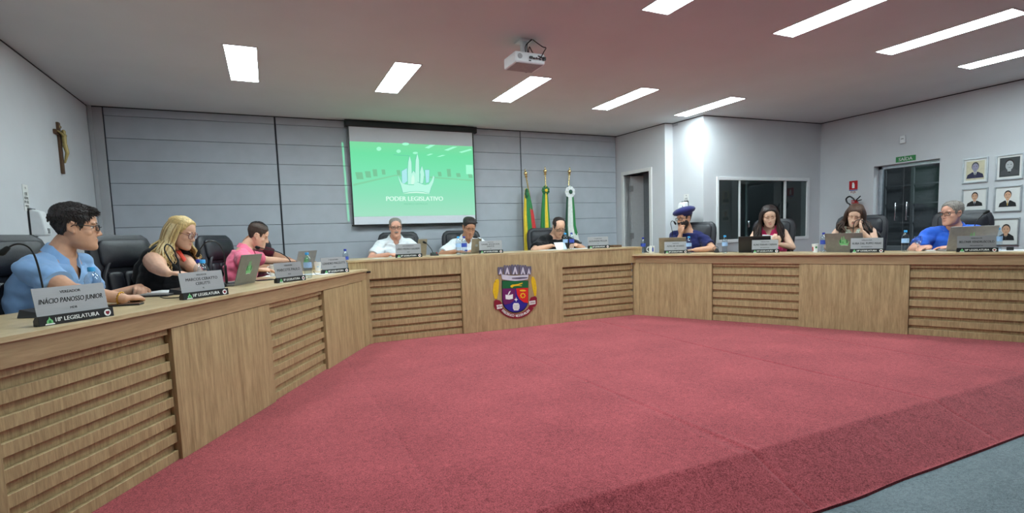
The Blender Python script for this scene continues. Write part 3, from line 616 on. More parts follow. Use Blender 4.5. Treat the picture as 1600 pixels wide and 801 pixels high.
# portraits
suitb, suitn, suitd = M['ink'], mat('navy_suit_print', (44, 42, 74), .6), mat('grey_suit_print', (70, 70, 74), .6)
pskin, pgrey, pviolet = mat('portrait_skin', (206, 160, 130), .6), mat('portrait_grey', (176, 178, 180), .6), mat('portrait_faded', (150, 146, 170), .6)
pcream, pdark, phair = mat('portrait_cream_ground', (206, 198, 170), .6), mat('portrait_dark_ground', (58, 62, 64), .6), mat('portrait_hair', (44, 36, 34), .6)
ptie, ptieg = mat('portrait_tie', (40, 38, 60), .6), mat('portrait_gold_tie', (190, 152, 70), .6)
def portrait(tl, tr, bl, br, label, bg, sk, suit, tie, hairm, sc=1.0, big=0):
    P = [rw(*q) for q in (tl, tr, bl, br)]; y0 = (P[0].y+P[2].y)/2; y1 = (P[1].y+P[3].y)/2; zt = (P[0].z+P[1].z)/2; zb = (P[2].z+P[3].z)/2; W_, H_ = abs(y0-y1), zt-zb
    t = thing('framed_portrait', label, 'portrait', (XR-.001, (y0+y1)/2, zb), -math.pi/2, 'framed portraits on the right wall')
    e = .014; b = MB(); b.box((-W_/2, -.02, 0), (W_/2, 0, e)); b.box((-W_/2, -.02, H_-e), (W_/2, 0, H_)); b.box((-W_/2, -.02, e), (-W_/2+e, 0, H_-e)); b.box((W_/2-e, -.02, e), (W_/2, 0, H_-e)); obj('frame', b, M['alu'], t, smooth=False, bevel=.002)
    b = MB(); b.box((-W_/2+e, -.006, e), (W_/2-e, -.001, H_-e)); obj('mat_board', b, M['white_m'], t, smooth=False)
    m_ = .022; pw, ph = W_-2*e-2*m_, H_-2*e-2*m_; zo = e+m_
    b = MB(); b.box((-pw/2, -.0075, zo), (pw/2, -.006, zo+ph)); ph_ = obj('photo_print', b, bg, t, smooth=False)
    b = MB(); s = pw*.5*sc; cz = zo+ph*(.68 if not big else .6); k = 1.15 if big else 1
    pts = [(-s*.95, zo+.002+ph*.08), (-s*.85, zo+ph*.28), (-s*.3, zo+ph*.42), (0, zo+ph*.38), (s*.3, zo+ph*.42), (s*.85, zo+ph*.28), (s*.95, zo+.002+ph*.08)]
    b.poly(pts, -.0082, -.0075, I4); obj('suit_print', b, suit, ph_, smooth=False)
    b = MB(); b.poly([(-s*.16, zo+ph*.4), (0, zo+ph*.14), (s*.16, zo+ph*.4), (0, zo+ph*.46)], -.0086, -.0082, I4); obj('shirt_print', b, M['whiteink'], ph_, smooth=False)
    b = MB(); b.poly([(-s*.05, zo+ph*.4), (-s*.06, zo+ph*.16), (s*.06, zo+ph*.16), (s*.05, zo+ph*.4)], -.009, -.0086, I4); obj('tie_print', b, tie, ph_, smooth=False)
    b = MB(); b.poly(circ(0, cz+.006*k, .036*k*sc, .052*k*sc, 20), -.0088, -.0082, I4); obj('hair_print', b, hairm, ph_, smooth=False)
    b = MB(); b.poly(circ(0, cz-.004*k, .031*k*sc, .046*k*sc, 20), -.0094, -.0088, I4); b.poly([(-.014*k, cz-.06*k), (.014*k, cz-.06*k), (.014*k, cz-.02), (-.014*k, cz-.02)], -.0092, -.0088, I4); fc = obj('face_print', b, sk, ph_, smooth=False)
    b = MB()
    for sx in (-1, 1): b.poly([(sx*.013*k-.006*k, cz+.004), (sx*.013*k+.006*k, cz+.004), (sx*.013*k+.006*k, cz+.009), (sx*.013*k-.006*k, cz+.009)], -.0098, -.0094, I4)
    b.poly([(-.008*k, cz-.026*k), (.008*k, cz-.026*k), (.008*k, cz-.023*k), (-.008*k, cz-.023*k)], -.0098, -.0094, I4)
    o = obj('features_print', b, hairm, ph_, smooth=False); o['kind'] = 'stuff'
    return t
portrait((1505.5, 248.5), (1546, 244.5), (1504, 287.5), (1543.5, 283.5), 'framed portrait top left of the group, faded violet suit on cream ground', pcream, pviolet, suitn, ptie, suitd)
portrait((1558, 243), (1601, 238), (1554.5, 283), (1600, 278), 'framed black and white portrait, top right of the group', pdark, pgrey, suitd, suitb, phair, 1.0, 1)
portrait((1504.5, 296), (1545.5, 291.5), (1502.5, 330), (1543, 328), 'framed portrait below the violet one, black suit on white, above the chair', M['white_m'], pskin, suitb, ptie, phair, .9)
portrait((1555, 292), (1598.5, 288), (1552.5, 332), (1596, 329), 'framed portrait with gold tie, under the black and white one', M['white_m'], pskin, suitb, ptieg, phair, .95)
portrait((1552.5, 341), (1595, 339.5), (1551, 384), (1592.5, 382), 'lowest framed portrait, black suit and tie, behind the water bottle', M['white_m'], pskin, suitb, suitb, phair, .95, 1)
# ------------------------------------------------------------------ projection screen
YS = 8.98*K
def S(u, v): return at_p(u, v, (0, YS), (0, 1))
tl, tr, bl, br = S(545.5, 196), S(737.5, 206), S(553, 351), S(743, 349)
sx0, sx1 = (tl.x+bl.x)/2, (tr.x+br.x)/2; sz1 = (tl.z+tr.z)/2; sz0 = (bl.z+br.z)/2; scx = (sx0+sx1)/2
t = thing('projection_screen', 'pull-down projection screen showing a green PODER LEGISLATIVO slide', 'screen', (scx, YS, sz0))
hw, hh = (sx1-sx0)/2, sz1-sz0
c0, c1 = S(539, 190), S(743, 202)
b = MB(); b.box((c0.x-scx, -.03, hh-.012), (c1.x-scx, .055, min(hh+.075, ZC-sz0-.012))); hs_ = obj('housing', b, M['black'], t, smooth=False, bevel=.008)
for sx in (c0.x-scx-.006, c1.x-scx): b = MB(); b.box((sx, -.034, hh-.016), (sx+.006, .058, min(hh+.08, ZC-sz0-.01))); obj('end_cap', b, M['black'], hs_, smooth=False)
b = MB(); b.box((-hw-.018, 0, .006), (hw+.018, .002, hh)); obj('black_border', b, M['black'], t, smooth=False)
b = MB(); b.box((-hw, -.0012, .01), (hw, -.0002, hh)); obj('fabric', b, mat('screen_fabric', (214, 218, 226), .8, var=.01), t, smooth=False)
b = MB(); b.caps([(-hw-.02, .001, 0), (hw+.02, .001, 0)], .011); obj('weight_bar', b, M['black'], t)
g = [S(546.8, 219), S(739, 230), S(553, 336), S(742, 338)]
gx0, gx1, gz1, gz0 = -hw, hw, (g[0].z+g[1].z)/2-sz0, (g[2].z+g[3].z)/2-sz0
m = bpy.data.materials.new('projected_slide'); m.use_nodes = True; T_ = m.node_tree; T_.nodes.clear(); N, L = T_.nodes, T_.links
o = N.new('ShaderNodeOutputMaterial'); e = N.new('ShaderNodeEmission'); tc = N.new('ShaderNodeTexCoord'); sp = N.new('ShaderNodeSeparateXYZ'); mr = N.new('ShaderNodeMapRange')
mr.inputs[1].default_value = gz0; mr.inputs[2].default_value = gz1; r = N.new('ShaderNodeValToRGB'); el = r.color_ramp.elements
el[0].color = s2l((168, 232, 202)); el[1].color = s2l((132, 226, 168))
for ps, c in ((.3, (146, 232, 192)), (.62, (128, 236, 184)), (.85, (118, 232, 172))): q = el.new(ps); q.color = s2l(c)
L.new(tc.outputs['Object'], sp.inputs[0]); L.new(sp.outputs[2], mr.inputs[0]); L.new(mr.outputs[0], r.inputs[0]); L.new(r.outputs[0], e.inputs[0]); L.new(e.outputs[0], o.inputs[0]); e.inputs[1].default_value = .95
b = MB(); b.box((gx0, -.003, gz0), (gx1, -.0012, gz1)); sl = obj('slide', b, m, t, smooth=False)
def SL(x, y): p = at_p(580+x/6.678, 220+y/6.678, (0, YS), (0, 1)); return (p.x-scx, p.z-sz0)
def SL2(x, y): p = at_p(500+x/4.004, 170+y/4.004, (0, YS), (0, 1)); return (p.x-scx, p.z-sz0)
def spoly(pts, name, m, d=0, f=SL):
    b = MB(); b.poly([f(*p) for p in pts], -.0045-d, -.003-d, I4); return obj(name, b, m, sl, smooth=False)
e1 = emit('slide_pale', (166, 255, 214), 1.0); e2 = emit('slide_dim', (138, 218, 172), .95); e3 = emit('slide_chair', (128, 204, 160), .95); e4 = emit('slide_logo', (188, 250, 228), 1.0); e5 = emit('slide_logo_blue', (176, 236, 240), 1.0); e6 = emit('slide_outline', (104, 190, 170), 1.0); e7 = emit('slide_white', (214, 255, 236), 1.0); e8 = emit('slide_faint_text', (126, 206, 168), 1)
for cx_, cy_, rx, ry in ((368, 250, 15, 13), (535, 220, 22, 9), (491, 265, 14, 11), (596, 276, 16, 7)): spoly(circ(cx_, cy_, rx, ry, 14), 'lamp_image', e1, f=SL2)
for q in ([(655, 243), (690, 225), (722, 225), (680, 248)], [(775, 258), (830, 237), (860, 237), (800, 262)], [(868, 270), (940, 250), (950, 258), (885, 276)], [(664, 290), (690, 280), (708, 282), (680, 292)], [(730, 300), (765, 288), (785, 290), (750, 300)]): spoly(q, 'lamp_image', e1, f=SL2)
for cx_, cy_, rx, ry in ((246, 418, 26, 22), (300, 410, 20, 20), (344, 400, 16, 22), (397, 395, 13, 16), (491, 398, 13, 15), (748, 408, 13, 14), (806, 400, 14, 24), (865, 414, 15, 12), (940, 420, 15, 12)): spoly([(cx_-rx, cy_-ry), (cx_+rx*.7, cy_-ry), (cx_+rx, cy_+ry), (cx_-rx*.6, cy_+ry)], 'chair_image', e3, f=SL2)
spoly([(460, 286), (560, 293), (560, 295), (460, 288)], 'line_image', e6, f=SL2)
spoly([(205, 470), (470, 412), (720, 425), (955, 445), (955, 452), (720, 434), (470, 420), (210, 482)], 'desk_image', e2, f=SL2)
spoly([(912, 350), (955, 352), (956, 412), (914, 408)], 'bright_patch_image', e1, f=SL2)
def logo_pieces():
    yield 'wing', [(318, 315), (372, 285), (376, 420), (345, 445), (322, 440)], 5, .001
    yield 'wing', [(560, 303), (606, 303), (602, 430), (572, 440)], 5, .001
    yield 'spire', [(400, 158), (386, 222), (380, 320), (382, 455), (425, 455), (422, 320), (418, 222)], 4, .002
    yield 'spire', [(480, 133), (464, 200), (459, 330), (462, 448), (502, 448), (500, 330), (497, 200)], 4, .002
    yield 'spire', [(527, 262), (508, 322), (512, 350), (508, 450), (540, 440), (552, 350), (548, 322)], 4, .002
    yield 'nave', [(400, 455), (412, 370), (428, 330), (440, 312), (456, 330), (466, 380), (462, 455)], 4, .003
    yield 'doorway', [(415, 450), (420, 385), (436, 348), (450, 385), (452, 430), (436, 455)], 7, .004
    yield 'crown_base', [(275, 358), (290, 410), (312, 470), (330, 540), (400, 530), (470, 526), (540, 530), (606, 548), (622, 490), (648, 430), (658, 378), (648, 362), (630, 410), (600, 452), (560, 462), (520, 448), (480, 430), (440, 462), (400, 462), (350, 452), (318, 438), (292, 392)], 4, .005
    yield 'underline', [(325, 552), (400, 535), (470, 530), (540, 535), (618, 556), (540, 548), (470, 543), (400, 546)], 7, .006
em_ = {4: e4, 5: e5, 7: e7}
for nm, pts, k, d in logo_pieces():
    cx_ = sum(p[0] for p in pts)/len(pts); cy_ = sum(p[1] for p in pts)/len(pts)
    if nm != 'underline': spoly([(x+(3 if x > cx_ else -3), y+(2.5 if y > cy_ else -3)) for x, y in pts], nm+'_outline', e6, d*.5)
    spoly(pts, nm, em_[k], d*.5+.0006)
c_ = SL(460, 625); wT = SL(775, 600)[0]-SL(145, 600)[0]; hT = SL(400, 575)[1]-SL(400, 627)[1]; c2 = SL(465, 665)
obj('slide_title', text_mesh([('PODER LEGISLATIVO', c_[0], c_[1], hT*.92, wT, 0, TR(0, -.006, 0))], bold=.07), e7, sl, smooth=False, fix=False)
obj('slide_subtitle', text_mesh([('FREDERICO WESTPHALEN', c2[0], c2[1], hT*.3, wT*.78, 0, TR(0, -.006, 0))], bold=.01), e8, sl, smooth=False, fix=False)
# ------------------------------------------------------------------ projector
pc = at_p(819, 97, (0, 4.95*K), (0, 1)); t = thing('projector', 'white ceiling projector with looping black cables above the platform', 'projector', pc)
b = MB(); b.box((-.13, -.11, -.042), (.13, .11, .042)); bd = obj('body', b, M['white'], t, smooth=False, bevel=.012)
b = MB(); b.box((-.115, -.1, -.0445), (.115, .1, -.042)); obj('base_plate', b, mat('grey_plastic', (150, 146, 150), .5), t, smooth=False, bevel=.001)
b = MB(); b.lathe([(.0, 0), (.038, 0), (.038, .02), (.03, .022), (.028, .01), (0, .01)], T=TR(.08, .108, 0) @ Matrix.Rotation(-math.pi/2, 4, 'X')); obj('lens', b, M['black'], t)
for i, (x, z, w_, h_) in enumerate(((.0, .0, .022, .012), (.03, -.003, .014, .01), (.055, .004, .01, .01), (.085, -.006, .018, .01), (.11, .0, .01, .01), (-.005, -.022, .02, .008))): b = MB(); b.box((x-w_/2, -.1125, z-h_/2), (x+w_/2, -.1095, z+h_/2)); obj('port', b, M['black'], bd, smooth=False)
b = MB(); b.lathe([(0, 0), (.02, 0), (.02, .003), (0, .003)], T=TR(-.09, -.1095, .005) @ Matrix.Rotation(math.pi/2, 4, 'X')); obj('speaker_grille', b, M['steel'], bd)
hh_ = ZC-pc.z
b = MB(); b.box((-.022, -.022, .04), (.022, .022, hh_-.012)); b.box((-.05, -.05, .042), (.05, .05, .052)); obj('mount_pole', b, M['white'], t, smooth=False, bevel=.004)
b = MB(); b.box((-.055, -.055, hh_-.014), (.055, .055, hh_-.0005)); obj('ceiling_plate', b, M['white'], t, smooth=False, bevel=.003)
b = MB()
b.tube(catmull([(.045, -.06, hh_-.004), (.0, -.06, hh_-.05), (.01, -.055, hh_-.12), (.02, -.06, .1), (.04, -.09, .04), (.11, -.13, .0), (.118, -.115, .0)]), .004, 8)
b.tube(catmull([(.05, -.06, hh_-.004), (.12, -.09, hh_-.06), (.14, -.11, hh_*.55), (.11, -.13, .05), (.07, -.13, -.005), (.01, -.118, 0)]), .004, 8)
b.tube(catmull([(.04, -.06, hh_-.004), (-.01, -.05, hh_-.06), (.01, -.03, hh_-.12), (.02, -.03, .06)]), .004, 8)
o = obj('cable', b, M['black'], t); o['kind'] = 'stuff'
b = MB(); b.box((.105, -.13, -.012), (.128, -.112, .012)); b.box((-.01, -.128, -.008), (.012, -.112, .008)); obj('plug', b, M['black'], t, smooth=False)
# the projector's own spill beside the screen: a spot lamp in the lens with a narrow gobo
sl_ = bpy.data.lights.new('projector_beam', 'SPOT'); sl_.energy = 520; sl_.spot_size = math.radians(60); sl_.spot_blend = 0; sl_.shadow_soft_size = .004; so = bpy.data.objects.new('projector_beam', sl_); C.objects.link(so); so.parent = t
lp = V((.08, .14, 0)); so.location = lp; tgt = V((scx, YS, sz0+hh/2))-pc-lp; so.rotation_euler = tgt.to_track_quat('-Z', 'Y').to_euler()
sl_.use_nodes = True; T_ = sl_.node_tree; N, L = T_.nodes, T_.links; e = N['Emission']
Rm = so.rotation_euler.to_matrix().transposed()
def ang(u, v): q = at_p(u, v, (0, YB-.02), (0, 1))-pc-lp; return q.x/q.y, q.z/q.y
s_a, s_b, s_c, s_d = ang(533.5, 222), ang(536.5, 222), ang(543.5, 345), ang(547, 345)
tc = N.new('ShaderNodeNewGeometry'); sp = N.new('ShaderNodeSeparateXYZ'); L.new(tc.outputs['Incoming'], sp.inputs[0])
def mth(op, a, b_=None):
    n = N.new('ShaderNodeMath'); n.operation = op
    for i, q in enumerate((a, b_)):
        if q is None: continue
        if isinstance(q, (int, float)): n.inputs[i].default_value = q
        else: L.new(q, n.inputs[i])
    return n.outputs[0]
ax = mth('DIVIDE', sp.outputs[0], sp.outputs[1]); ay = mth('DIVIDE', sp.outputs[2], sp.outputs[1])
k_ = (s_c[0]-s_a[0])/(s_c[1]-s_a[1]); left = mth('ADD', mth('MULTIPLY', mth('SUBTRACT', ay, s_a[1]), k_), s_a[0]); dx_ = mth('SUBTRACT', ax, left); wd_ = (s_b[0]-s_a[0])
msk = mth('MULTIPLY', mth('MULTIPLY', mth('GREATER_THAN', dx_, 0), mth('LESS_THAN', dx_, wd_)), mth('MULTIPLY', mth('LESS_THAN', ay, s_a[1]), mth('GREATER_THAN', ay, s_c[1])))
L.new(mth('MULTIPLY', msk, 1.0), e.inputs['Strength']); e.inputs['Color'].default_value = (.12, 1, .38, 1)
# ------------------------------------------------------------------ flags
YF = 8.93*K
def FP(x, y): return at_p(740+x/4.45, 240+y/4.45, (0, YF), (0, 1))
def flag(top, low, label, rows_, colfn, ros, rosm, dep=.05, amp=.3):
    a, c = FP(*top), FP(*low); d = (a-c).normalized(); base = a+(c-a)*((a.z-.03)/(a.z-c.z)); org = V((base.x, base.y, 0))
    t = thing('flag_on_pole', label, 'flag', org, 0, 'flags standing before the back wall'); Lm = Matrix.Translation(-org)
    b = MB(); b.tube([base-org, a-org-d*.03], .011, 12); obj('pole', b, M['brass'], t)
    Tf = frame(a-org-d*.075, d.orthogonal(), d.cross(d.orthogonal()), d); b = MB()
    b.lathe([(0, 0), (.022, 0), (.024, .01), (.014, .02), (.022, .035), (.028, .055), (.022, .075), (.008, .085), (.01, .095), (.006, .115), (.0, .125)], T=Tf); obj('finial', b, M['brass'], t)
    b = MB(); b.lathe([(0, 0), (.1, 0), (.1, .02), (.05, .045), (.02, .06), (0, .06)]); obj('stand_base', b, M['wood_b'], t)
    n = 72; rs = []; P = [(FP(x0, y), FP(x1, y)) for x0, x1, y in rows_]; fine = []
    for i in range(len(P)-1):
        for j in range(8): f = j/8; fine.append((P[i][0].lerp(P[i+1][0], f)-org, P[i][1].lerp(P[i+1][1], f)-org))
    fine.append((P[-1][0]-org, P[-1][1]-org)); b = MB()
    for i, (l_, r_) in enumerate(fine):
        mid = (l_+r_)/2; hw_ = (r_.x-l_.x)/2; ring = []; fz = i/(len(fine)-1)
        for j in range(n):
            an_ = 2*math.pi*j/n; rp = 1+amp*math.sin(an_*9+fz*1.5)*(.35+.65*fz)+.1*math.sin(an_*4+2+fz*3)
            ring.append(V((mid.x+hw_*math.cos(an_)*(.86+.14*rp), mid.y-.03+dep*(.4+.6*fz)*math.sin(an_)*rp-.01, mid.z+.004*math.sin(an_*5))))
        rs.append(ring)
    b.rings(rs); me = b.mesh('drape'); mats = []; 
    for k in ('flagg', 'flagy', 'flagr', 'flagw', 'flagd'): me.materials.append(M[k])
    for p_ in me.polygons:
        cc = p_.center; bi = min(range(len(fine)), key=lambda i: abs(fine[i][0].z-cc.z)); l_, r_ = fine[bi]; q = (cc.x-l_.x)/max(1e-4, r_.x-l_.x); p_.material_index = colfn(q, bi/(len(fine)-1))
    obj('drape', me, [], t, fix=True, angle=180)
    # rosette of pleated ribbon
    (rx, ry), rr, sq = ros; c_ = FP(rx, ry)-org; c_.y -= .05; b = MB(); R_ = rr/4.45*K*9.8/819*1.0
    for k in range(16):
        a0_ = 2*math.pi*k/16; pts = [(0, 0), (R_*math.cos(a0_-.2), R_*math.sin(a0_-.2)), (R_*1.04*math.cos(a0_), R_*1.04*math.sin(a0_)), (R_*math.cos(a0_+.2), R_*math.sin(a0_+.2))]
        y_ = -.008-.008*(k % 2); b.add([c_+V((x*sq, y_+(0 if i else -.012), z)) for i, (x, z) in enumerate(pts)]+[c_+V((x*sq, y_+.006, z)) for x, z in pts], [(0, 1, 2, 3), (7, 6, 5, 4), (0, 4, 5, 1), (1, 5, 6, 2), (2, 6, 7, 3), (3, 7, 4, 0)], k % 2)
    obj('rosette', b, [rosm[0], rosm[1]], t, smooth=False, fix=True)
    b = MB(); b.ell(c_+V((0, -.03, 0)), (R_*.4*sq, .012, R_*.4)); obj('rosette_center', b, rosm[2], t)
flag((360, 128), (425, 500), 'flag in green, red and yellow on the leftmost gilt pole', [(350, 368, 245), (344, 392, 330), (340, 412, 430), (342, 425, 520), (346, 420, 690), (350, 400, 900)], lambda q, z: 1 if q < .22 else (0 if q < .6 else (2 if z > .3 else 0)), ((356, 282), 36, .35), (M['flagd'], M['dgreen'], M['flagg']))
flag((497, 112), (510, 500), 'green and yellow flag on the middle gilt pole', [(480, 500, 225), (470, 508, 300), (463, 514, 400), (458, 522, 500), (456, 526, 690), (470, 515, 900)], lambda q, z: 1 if .34 < q < .78 else 0, ((488, 258), 30, 1), (M['flagg'], M['dgreen'], M['flagy']))
flag((667, 114), (650, 440), 'green and white flag with a white rosette on the right gilt pole', [(645, 668, 225), (638, 686, 310), (634, 694, 400), (630, 700, 500), (632, 722, 590), (650, 738, 660), (660, 720, 900)], lambda q, z: 4 if q < .14 else (3 if q < .62 or z > .62 else 0), ((657, 268), 40, 1), (M['flagw'], M['paper'], M['flagd']))
# ================================================================== chairs
def place(key, u, v, t0=None, t1=None):
    """point where the measured ray meets a desk top, kept between depths t0..t1 (in desk units) on the same azimuth"""
    p0, d, n, z, T, rz = D[key]; P = at_z(u, v, z); t = (P-p0).dot(n)/K
    tt = min(max(t, t0 if t0 is not None else -9), t1 if t1 is not None else 99)
    if tt != t: q = at_p(u, v, p0+n*tt*K, n); P = V((q.x, q.y, z))
    return V((P.x, P.y, z))
def ahead(key, u, v, t):
    p0, d, n, z, T, rz = D[key]; return at_p(u, v, p0+n*t*K, n)
def rrect(w_, h_, r, n=6, cx_=0, cz=0):
    P = []
    for sx, sz, a0 in ((1, 1, 0), (-1, 1, 90), (-1, -1, 180), (1, -1, 270)):
        for i in range(n+1): a = math.radians(a0+90*i/n); P.append((cx_+sx*(w_/2-r)+r*math.cos(a), cz+sz*(h_/2-r)+r*math.sin(a)))
    return P
def pad(w_, h_, th, r, cz, cx_=0, y=0, bulge=.02, T=None, nz=1):
    # cushion: rounded outline rings shrinking towards the front
    rs = []
    for f, yy in ((1, 0), (1, -th*.6), (.97, -th*.85), (.9, -th), (.7, -th-bulge*.6), (.35, -th-bulge)):
        w2, h2 = w_-(1-f)*min(w_, h_), h_-(1-f)*min(w_, h_); w2, h2 = max(w2, .01), max(h2, .01)
        rs.append([V((x, y+yy, z)) for x, z in rrect(w2, h2, min(r, w2*.45, h2*.45), 6, cx_, cz)])
    return rs
chair0 = None
def chair(x, y, face, label, lean=8):
    """face: direction the sitter looks (radians)"""
    global chair0
    rz = face+math.pi/2     # model looks along -y
    if chair0:
        def cp(o, par=None):
            c = o.copy(); C.objects.link(c); c.parent = par
            for ch in o.children: cp(ch, c)
            return c
        t = cp(chair0); t.location = (x, y, 0); t.rotation_euler = (0, 0, rz); t['label'] = label; return t
    t = thing('office_chair', label, 'chair', (x, y, 0), rz, 'black leather chairs behind the council desk'); chair0 = t
    Tb = TR(0, .23, .46) @ Matrix.Rotation(math.radians(-lean), 4, 'X')
    b = MB(); rs = []
    for zz, w_, th in ((.0, .38, .05), (.04, .44, .07), (.2, .48, .08), (.4, .51, .085), (.6, .53, .085), (.68, .52, .08), (.73, .48, .07), (.76, .4, .045)):
        rs.append([Tb @ V((w_/2*math.copysign(abs(math.cos(a))**.45, math.cos(a)), .0+th/2*math.copysign(abs(math.sin(a))**.6, math.sin(a)), zz)) for a in (2*math.pi*j/28 for j in range(28))])
    b.rings(rs); bk = obj('backrest', b, M['leather'], t, angle=60)
    b = MB(); b.rings([[Tb @ q for q in r] for r in pad(.42, .2, .03, .05, .62, 0, -.03, .02)]); obj('headrest_pad', b, M['leather'], bk, angle=60)
    for i in range(3): b = MB(); b.rings([[Tb @ q for q in r] for r in pad(.12, .44, .03, .03, .27, (i-1)*.127, -.03, .012)]); obj('back_cushion', b, M['leather'], bk, angle=60)
    for sx in (-1, 1):
        b = MB(); b.tube([Tb @ V((sx*(.225+.0*i), -.052, .1+.5*i/8)) if i < 6 else Tb @ V((sx*(.225-.012*(i-5)**2), -.056, .1+.5*i/8)) for i in range(9)], .014, 8); obj('back_piping', b, M['leather'], bk)
    b = MB(); b.rings([[V((q.x, q.z-.0, .47-(-q.y)*-1)) for q in r] for r in pad(.5, .5, .07, .09, -.02, 0, 0, .025)]); obj('seat', b, M['leather'], t, angle=60)
    for sx in (-1, 1):
        b = MB(); b.tube(catmull([(sx*.24, .2, .44), (sx*.3, .18, .5), (sx*.31, .14, .62), (sx*.31, -.1, .64), (sx*.305, -.16, .6), (sx*.27, -.1, .47)]), .016, 8); ar = obj('armrest', b, M['black'], t)
        b = MB(); b.caps([(sx*.31, .12, .655), (sx*.31, -.12, .66)], .028); obj('arm_pad', b, M['leather'], ar)
    b = MB(); b.box((-.12, -.12, .42), (.12, .12, .45)); b.tube([(0, 0, .43), (0, 0, .25)], .025, 14); b.tube([(0, 0, .27), (0, 0, .09)], .035, 14); obj('column', b, M['black'], t, angle=40)
    for k in range(5):
        a = 2*math.pi*k/5+.3; e_ = V((math.cos(a), math.sin(a), 0)); b = MB(); b.caps([V((0, 0, .11)), e_*.16+V((0, 0, .1)), e_*.3+V((0, 0, .065))], [.03, .024, .018]); lg = obj('leg', b, M['black'], t)
        b = MB(); b.lathe([(.0, -.02), (.024, -.02), (.027, 0), (.024, .02), (0, .02)], T=frame(e_*.3+V((0, 0, .028)), V((0, 0, 1)), e_, V((-e_.y, e_.x, 0)))); obj('caster', b, M['black'], lg)
    return t
def nface(key): n = D[key][2]; return math.atan2(-n.y, -n.x)
def chair_at(key, u, v, t, label, turn=0):
    # (u, v) is the middle of the backrest top; the seat stands in front of it
    fc_ = nface(key)+math.radians(turn); p = ahead(key, u, v, t+.3)+V((math.cos(fc_), math.sin(fc_), 0))*.3; return chair(p.x, p.y, fc_, label)
chair_at('L', 6, 365, 1.12, 'black chair at the left edge, behind the person in a light blue polo')
chair_at('L', 189, 362, 1.2, 'black chair between the light blue polo and the blond person', -6)
chair_at('L', 338, 372, 1.25, 'black chair between the blond person and the one in pink')
chair_at('L', 414, 375, 1.6, 'black chair behind the person in maroon, mostly hidden', 10)
chair_at('B', 622, 360, 1.12, 'black chair under the screen, behind the grey-haired person in white', -10)
chair_at('B', 720, 359, 1.1, 'black chair behind the dark-haired person in white', -14)
chair_at('B', 851, 354, 1.05, 'black chair before the flags, behind the person in black', -18)
chair_at('R', 1088, 345, .6, 'black chair behind the person wearing a beret', 0)
chair_at('R', 1208, 341, 1.05, 'black chair before the interior window, behind the long-haired person', -4)
chair_at('R', 1346, 332, 1.05, 'black chair by the exit door, behind the person leaning on a hand', 0)
chair_at('R', 1504, 328, 1.05, 'black chair under the portraits, behind the person in a blue polo', 4)
# ================================================================== people
def ik(S_, W_, a, b_, pole):
    d = W_-S_; L_ = min(d.length, (a+b_)*.995); u = d.normalized(); x = (a*a-b_*b_+L_*L_)/(2*L_); h = math.sqrt(max(0, a*a-x*x))
    p = V(pole); p = (p-u*p.dot(u)).normalized(); return S_+u*x+p*h
def hand(b, W_, df, up, side, curl=.5, sc=1.0, spread=.021, thumb=1):
    """W_ wrist, df finger direction, up = back-of-hand direction, side = thumb side direction"""
    df = V(df).normalized(); up = V(up); up = (up-df*up.dot(df)).normalized(); sd = df.cross(up) if df.cross(up).dot(V(side)) > 0 else up.cross(df)
    for k in range(4):
        off = sd*(1.5-k)*spread*sc; kn = W_+df*(.088-.004*abs(k-1))*sc+off
        b.caps([W_+off*.55+df*.01, kn], [.016*sc, .0135*sc], 8)
        L_ = (.066, .074, .07, .056)[k]*sc; d = df.copy(); p = kn; pts = [p]; ax = d.cross(up)
        for j, f in enumerate((.42, .32, .26)):
            d = Matrix.Rotation(-curl*(.55, .75, .55)[j], 3, ax) @ d; p = p+d*L_*f*1.15; pts.append(p)
        b.caps(pts, [.0108*sc, .0098*sc, .009*sc, .0078*sc], 8)
    q0 = W_+df*.022*sc+sd*.022*sc; q1 = q0+(df*.6+sd*.75-up*.2).normalized()*.036*sc; q2 = q1+(df*.95+sd*.2-up*curl*.3).normalized()*.03*sc; q3 = q2+(df-sd*.1-up*curl*.4).normalized()*.024*sc
    b.caps([q0, q1, q2, q3], [.016*sc, .0125*sc, .011*sc, .009*sc], 8)
    b.ell(W_+df*.045*sc, (.03*sc, .03*sc, .014*sc), nu=12, nv=8) if False else None
